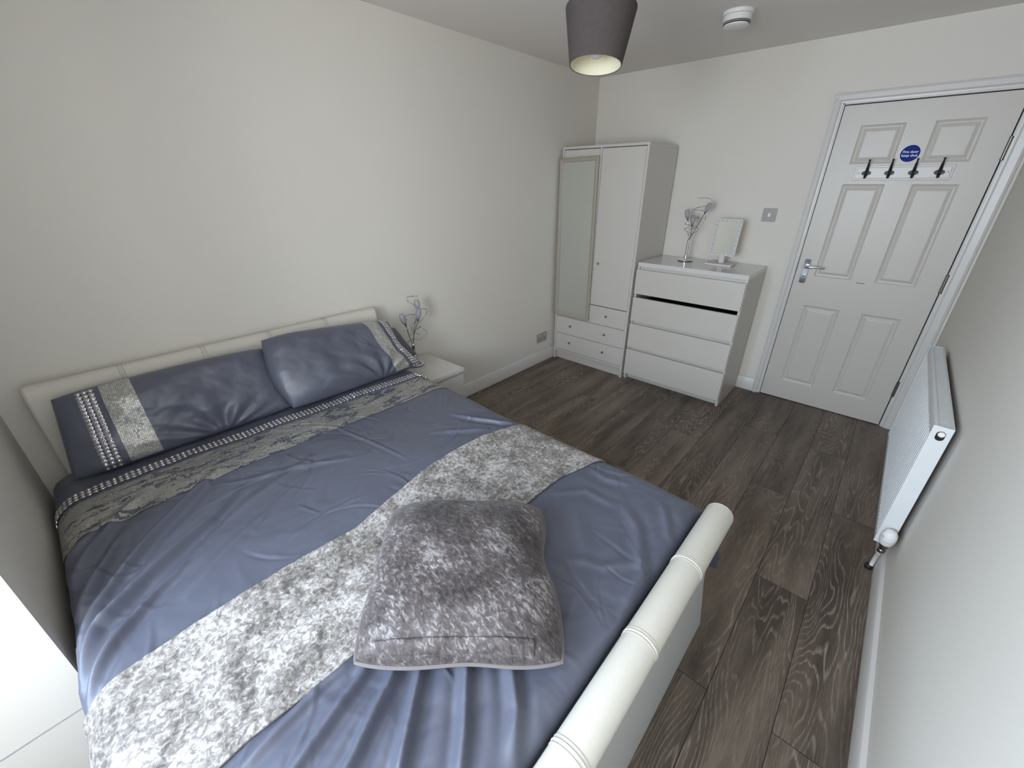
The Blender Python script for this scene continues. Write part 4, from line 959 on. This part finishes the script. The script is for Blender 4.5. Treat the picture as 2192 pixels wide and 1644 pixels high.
def pillow_bands(o, f, u_seq, u_gem, flip=False):
    (a0, a1), (b0, b1) = u_seq      # at the bottom, at the top
    v = np.linspace(0.02, 0.985, 90); q = np.linspace(0, 1, 30); Q, V = np.meshgrid(q, v, indexing='ij')
    U = (a0 + (b0 - a0) * V) * (1 - Q) + (a1 + (b1 - a1) * V) * Q
    P = f(U, V, 0.0016, 1); UV = np.stack([V * 0.40, U * 0.74], -1)
    grid_mesh('sequin_band', P, m_sequin2, o, UV)
    (g0, g1) = u_gem
    def pos(t_, k):
        vv = t_ / 0.40; uu = g0 + (g1 - g0) * vv + 0.0245 * (k - 1)
        P = f(np.array([uu, uu + 0.004, uu]), np.array([vv, vv, vv + 0.006]), 0.002, 1)
        n_ = np.cross(P[1] - P[0], P[2] - P[0]); return P[0], n_ / (np.linalg.norm(n_) + 1e-12)
    stones('rhinestone_band', pos, 3, 0.394, 0.0184, o, 0.0083)
# plain ones underneath, trimmed ones on top
make_pillow('pillow', [(0.125, -3.66, 0.80), (0.125, -3.03, 0.815), (0.27, -3.00, 0.60), (0.26, -3.66, 0.595)], 0.035, 3.1, 'plain slate pillow hidden behind the window-side trimmed pillow', 0.4)[0]
make_pillow('pillow', [(0.125, -2.95, 0.82), (0.125, -2.315, 0.775), (0.235, -2.245, 0.605), (0.26, -2.93, 0.60)], 0.035, 5.3, 'plain slate pillow poking out behind the pillow by the bedside cabinet', 0.4)[0]
po, pf = make_pillow('pillow', [(0.150, -3.757, 0.868), (0.165, -3.060, 0.868), (0.315, -3.030, 0.592), (0.270, -3.800, 0.580)], 0.075, 1.7, 'slate satin pillow with sequin band at the window end of the headboard')
pillow_bands(po, pf, ((0.215, 0.345), (0.185, 0.315)), (0.150, 0.128))
po, pf = make_pillow('pillow', [(0.165, -3.050, 0.905), (0.160, -2.375, 0.835), (0.345, -2.290, 0.585), (0.370, -3.050, 0.605)], 0.085, 8.4, 'slate satin pillow with sequin band nearest the bedside cabinet', bulge=0.05, tuck=0.05)
pillow_bands(po, pf, ((0.735, 0.865), (0.725, 0.835)), (0.935, 0.905))

# ------------------------------------------------------------------ cushion
cc = np.array([(1.290, -3.120, 0.628), (1.650, -2.785, 0.622), (2.000, -3.135, 0.606), (1.635, -3.468, 0.612)])
ctr = cc.mean(0)
def cushion_fn(u, v, off=0.0, sgn=1):
    """corners: A far-left (0,1), B far-right (1,1), C near-right (1,0), D near-left (0,0)"""
    u = np.asarray(u, float)[..., None]; v = np.asarray(v, float)[..., None]
    A, B, C, D = cc
    # rounded corners and drawn-in sides
    a = 2 * u - 1; b = 2 * v - 1
    k = 0.085
    a2 = a * (1 - k * (b ** 4) * 0.9 - 0.035 * (1 - b ** 2)); b2 = b * (1 - k * (a ** 4) * 0.9 - 0.030 * (1 - a ** 2))
    # right side pinched in the middle
    a2 = a2 - 0.085 * np.clip(a, 0, 1) ** 3 * np.exp(-((v - 0.60) / 0.16) ** 2)
    b2 = b2 + 0.03 * np.clip(-b, 0, 1) ** 3 * np.exp(-((u - 0.55) / 0.18) ** 2)
    uu = (a2 + 1) / 2; vv = (b2 + 1) / 2
    P = (A * (1 - uu) + B * uu) * vv + (D * (1 - uu) + C * uu) * (1 - vv)
    h = (np.maximum(1 - np.abs(a) ** 3.4, 0) * np.maximum(1 - np.abs(b) ** 3.4, 0)) ** 0.5
    w = 0.016 * fbm(u * 3.1 + 4, v * 3.1 + 2, 2) + 0.005 * fbm(u * 10, v * 10 + 5, 3)
    w = w - 0.022 * np.exp(-(((u - 0.93) / 0.10) ** 2 + ((v - 0.58) / 0.10) ** 2)) - 0.014 * np.exp(-(((u - 0.56) / 0.14) ** 2 + ((v - 0.03) / 0.10) ** 2))
    up = np.array([0, 0, 1.0])
    t_ = (0.096 * h + w * h + off) if sgn > 0 else -(0.020 * h + off)
    return P + up * t_
nu = nv = 130
u = np.linspace(0, 1, nu); U, V = np.meshgrid(u, u, indexing='ij')
Pf, Pb = cushion_fn(U, V, 0, 1), cushion_fn(U, V, 0, -1)
me = bpy.data.meshes.new('cushion'); idx = np.arange(nu * nv).reshape(nu, nv)
ff = np.stack([idx[:-1, :-1], idx[1:, :-1], idx[1:, 1:], idx[:-1, 1:]], -1).reshape(-1, 4)
me.from_pydata(np.concatenate([Pf.reshape(-1, 3), Pb.reshape(-1, 3)]).tolist(), [], np.concatenate([ff, ff[:, ::-1] + nu * nv]).tolist())
bm = bmesh.new(); bm.from_mesh(me); bmesh.ops.remove_doubles(bm, verts=bm.verts, dist=1e-5); bmesh.ops.recalc_face_normals(bm, faces=bm.faces); bm.to_mesh(me); bm.free()
cu = tag(link('cushion', me, m_cush, None, True), 'square dark mink crushed velvet cushion lying on duvet and runner', 'cushion')
tt = np.linspace(0, 1, 60, endpoint=False)
edge = np.concatenate([np.stack([tt, 0 * tt], -1), np.stack([0 * tt + 1, tt], -1), np.stack([1 - tt, 0 * tt + 1], -1), np.stack([0 * tt, 1 - tt], -1)])
pe = cushion_fn(edge[:, 0], edge[:, 1], 0, 1); pe = np.concatenate([pe, pe[:2]])
MB().tube([tuple(p) for p in pe], 0.0048, 8, cap=False).build('piping', m_cushpipe, cu, smooth=True)
# zip flap along the near edge
q = np.linspace(0.10, 0.86, 80); r_ = np.linspace(0.012, 0.060, 8); Q, Rr = np.meshgrid(q, r_, indexing='ij')
Pz = cushion_fn(Q, Rr + 0.0, 0.0045, 1); zf = grid_mesh('zip_flap', Pz, m_cush, cu); md = zf.modifiers.new('t', 'SOLIDIFY'); md.thickness = 0.003
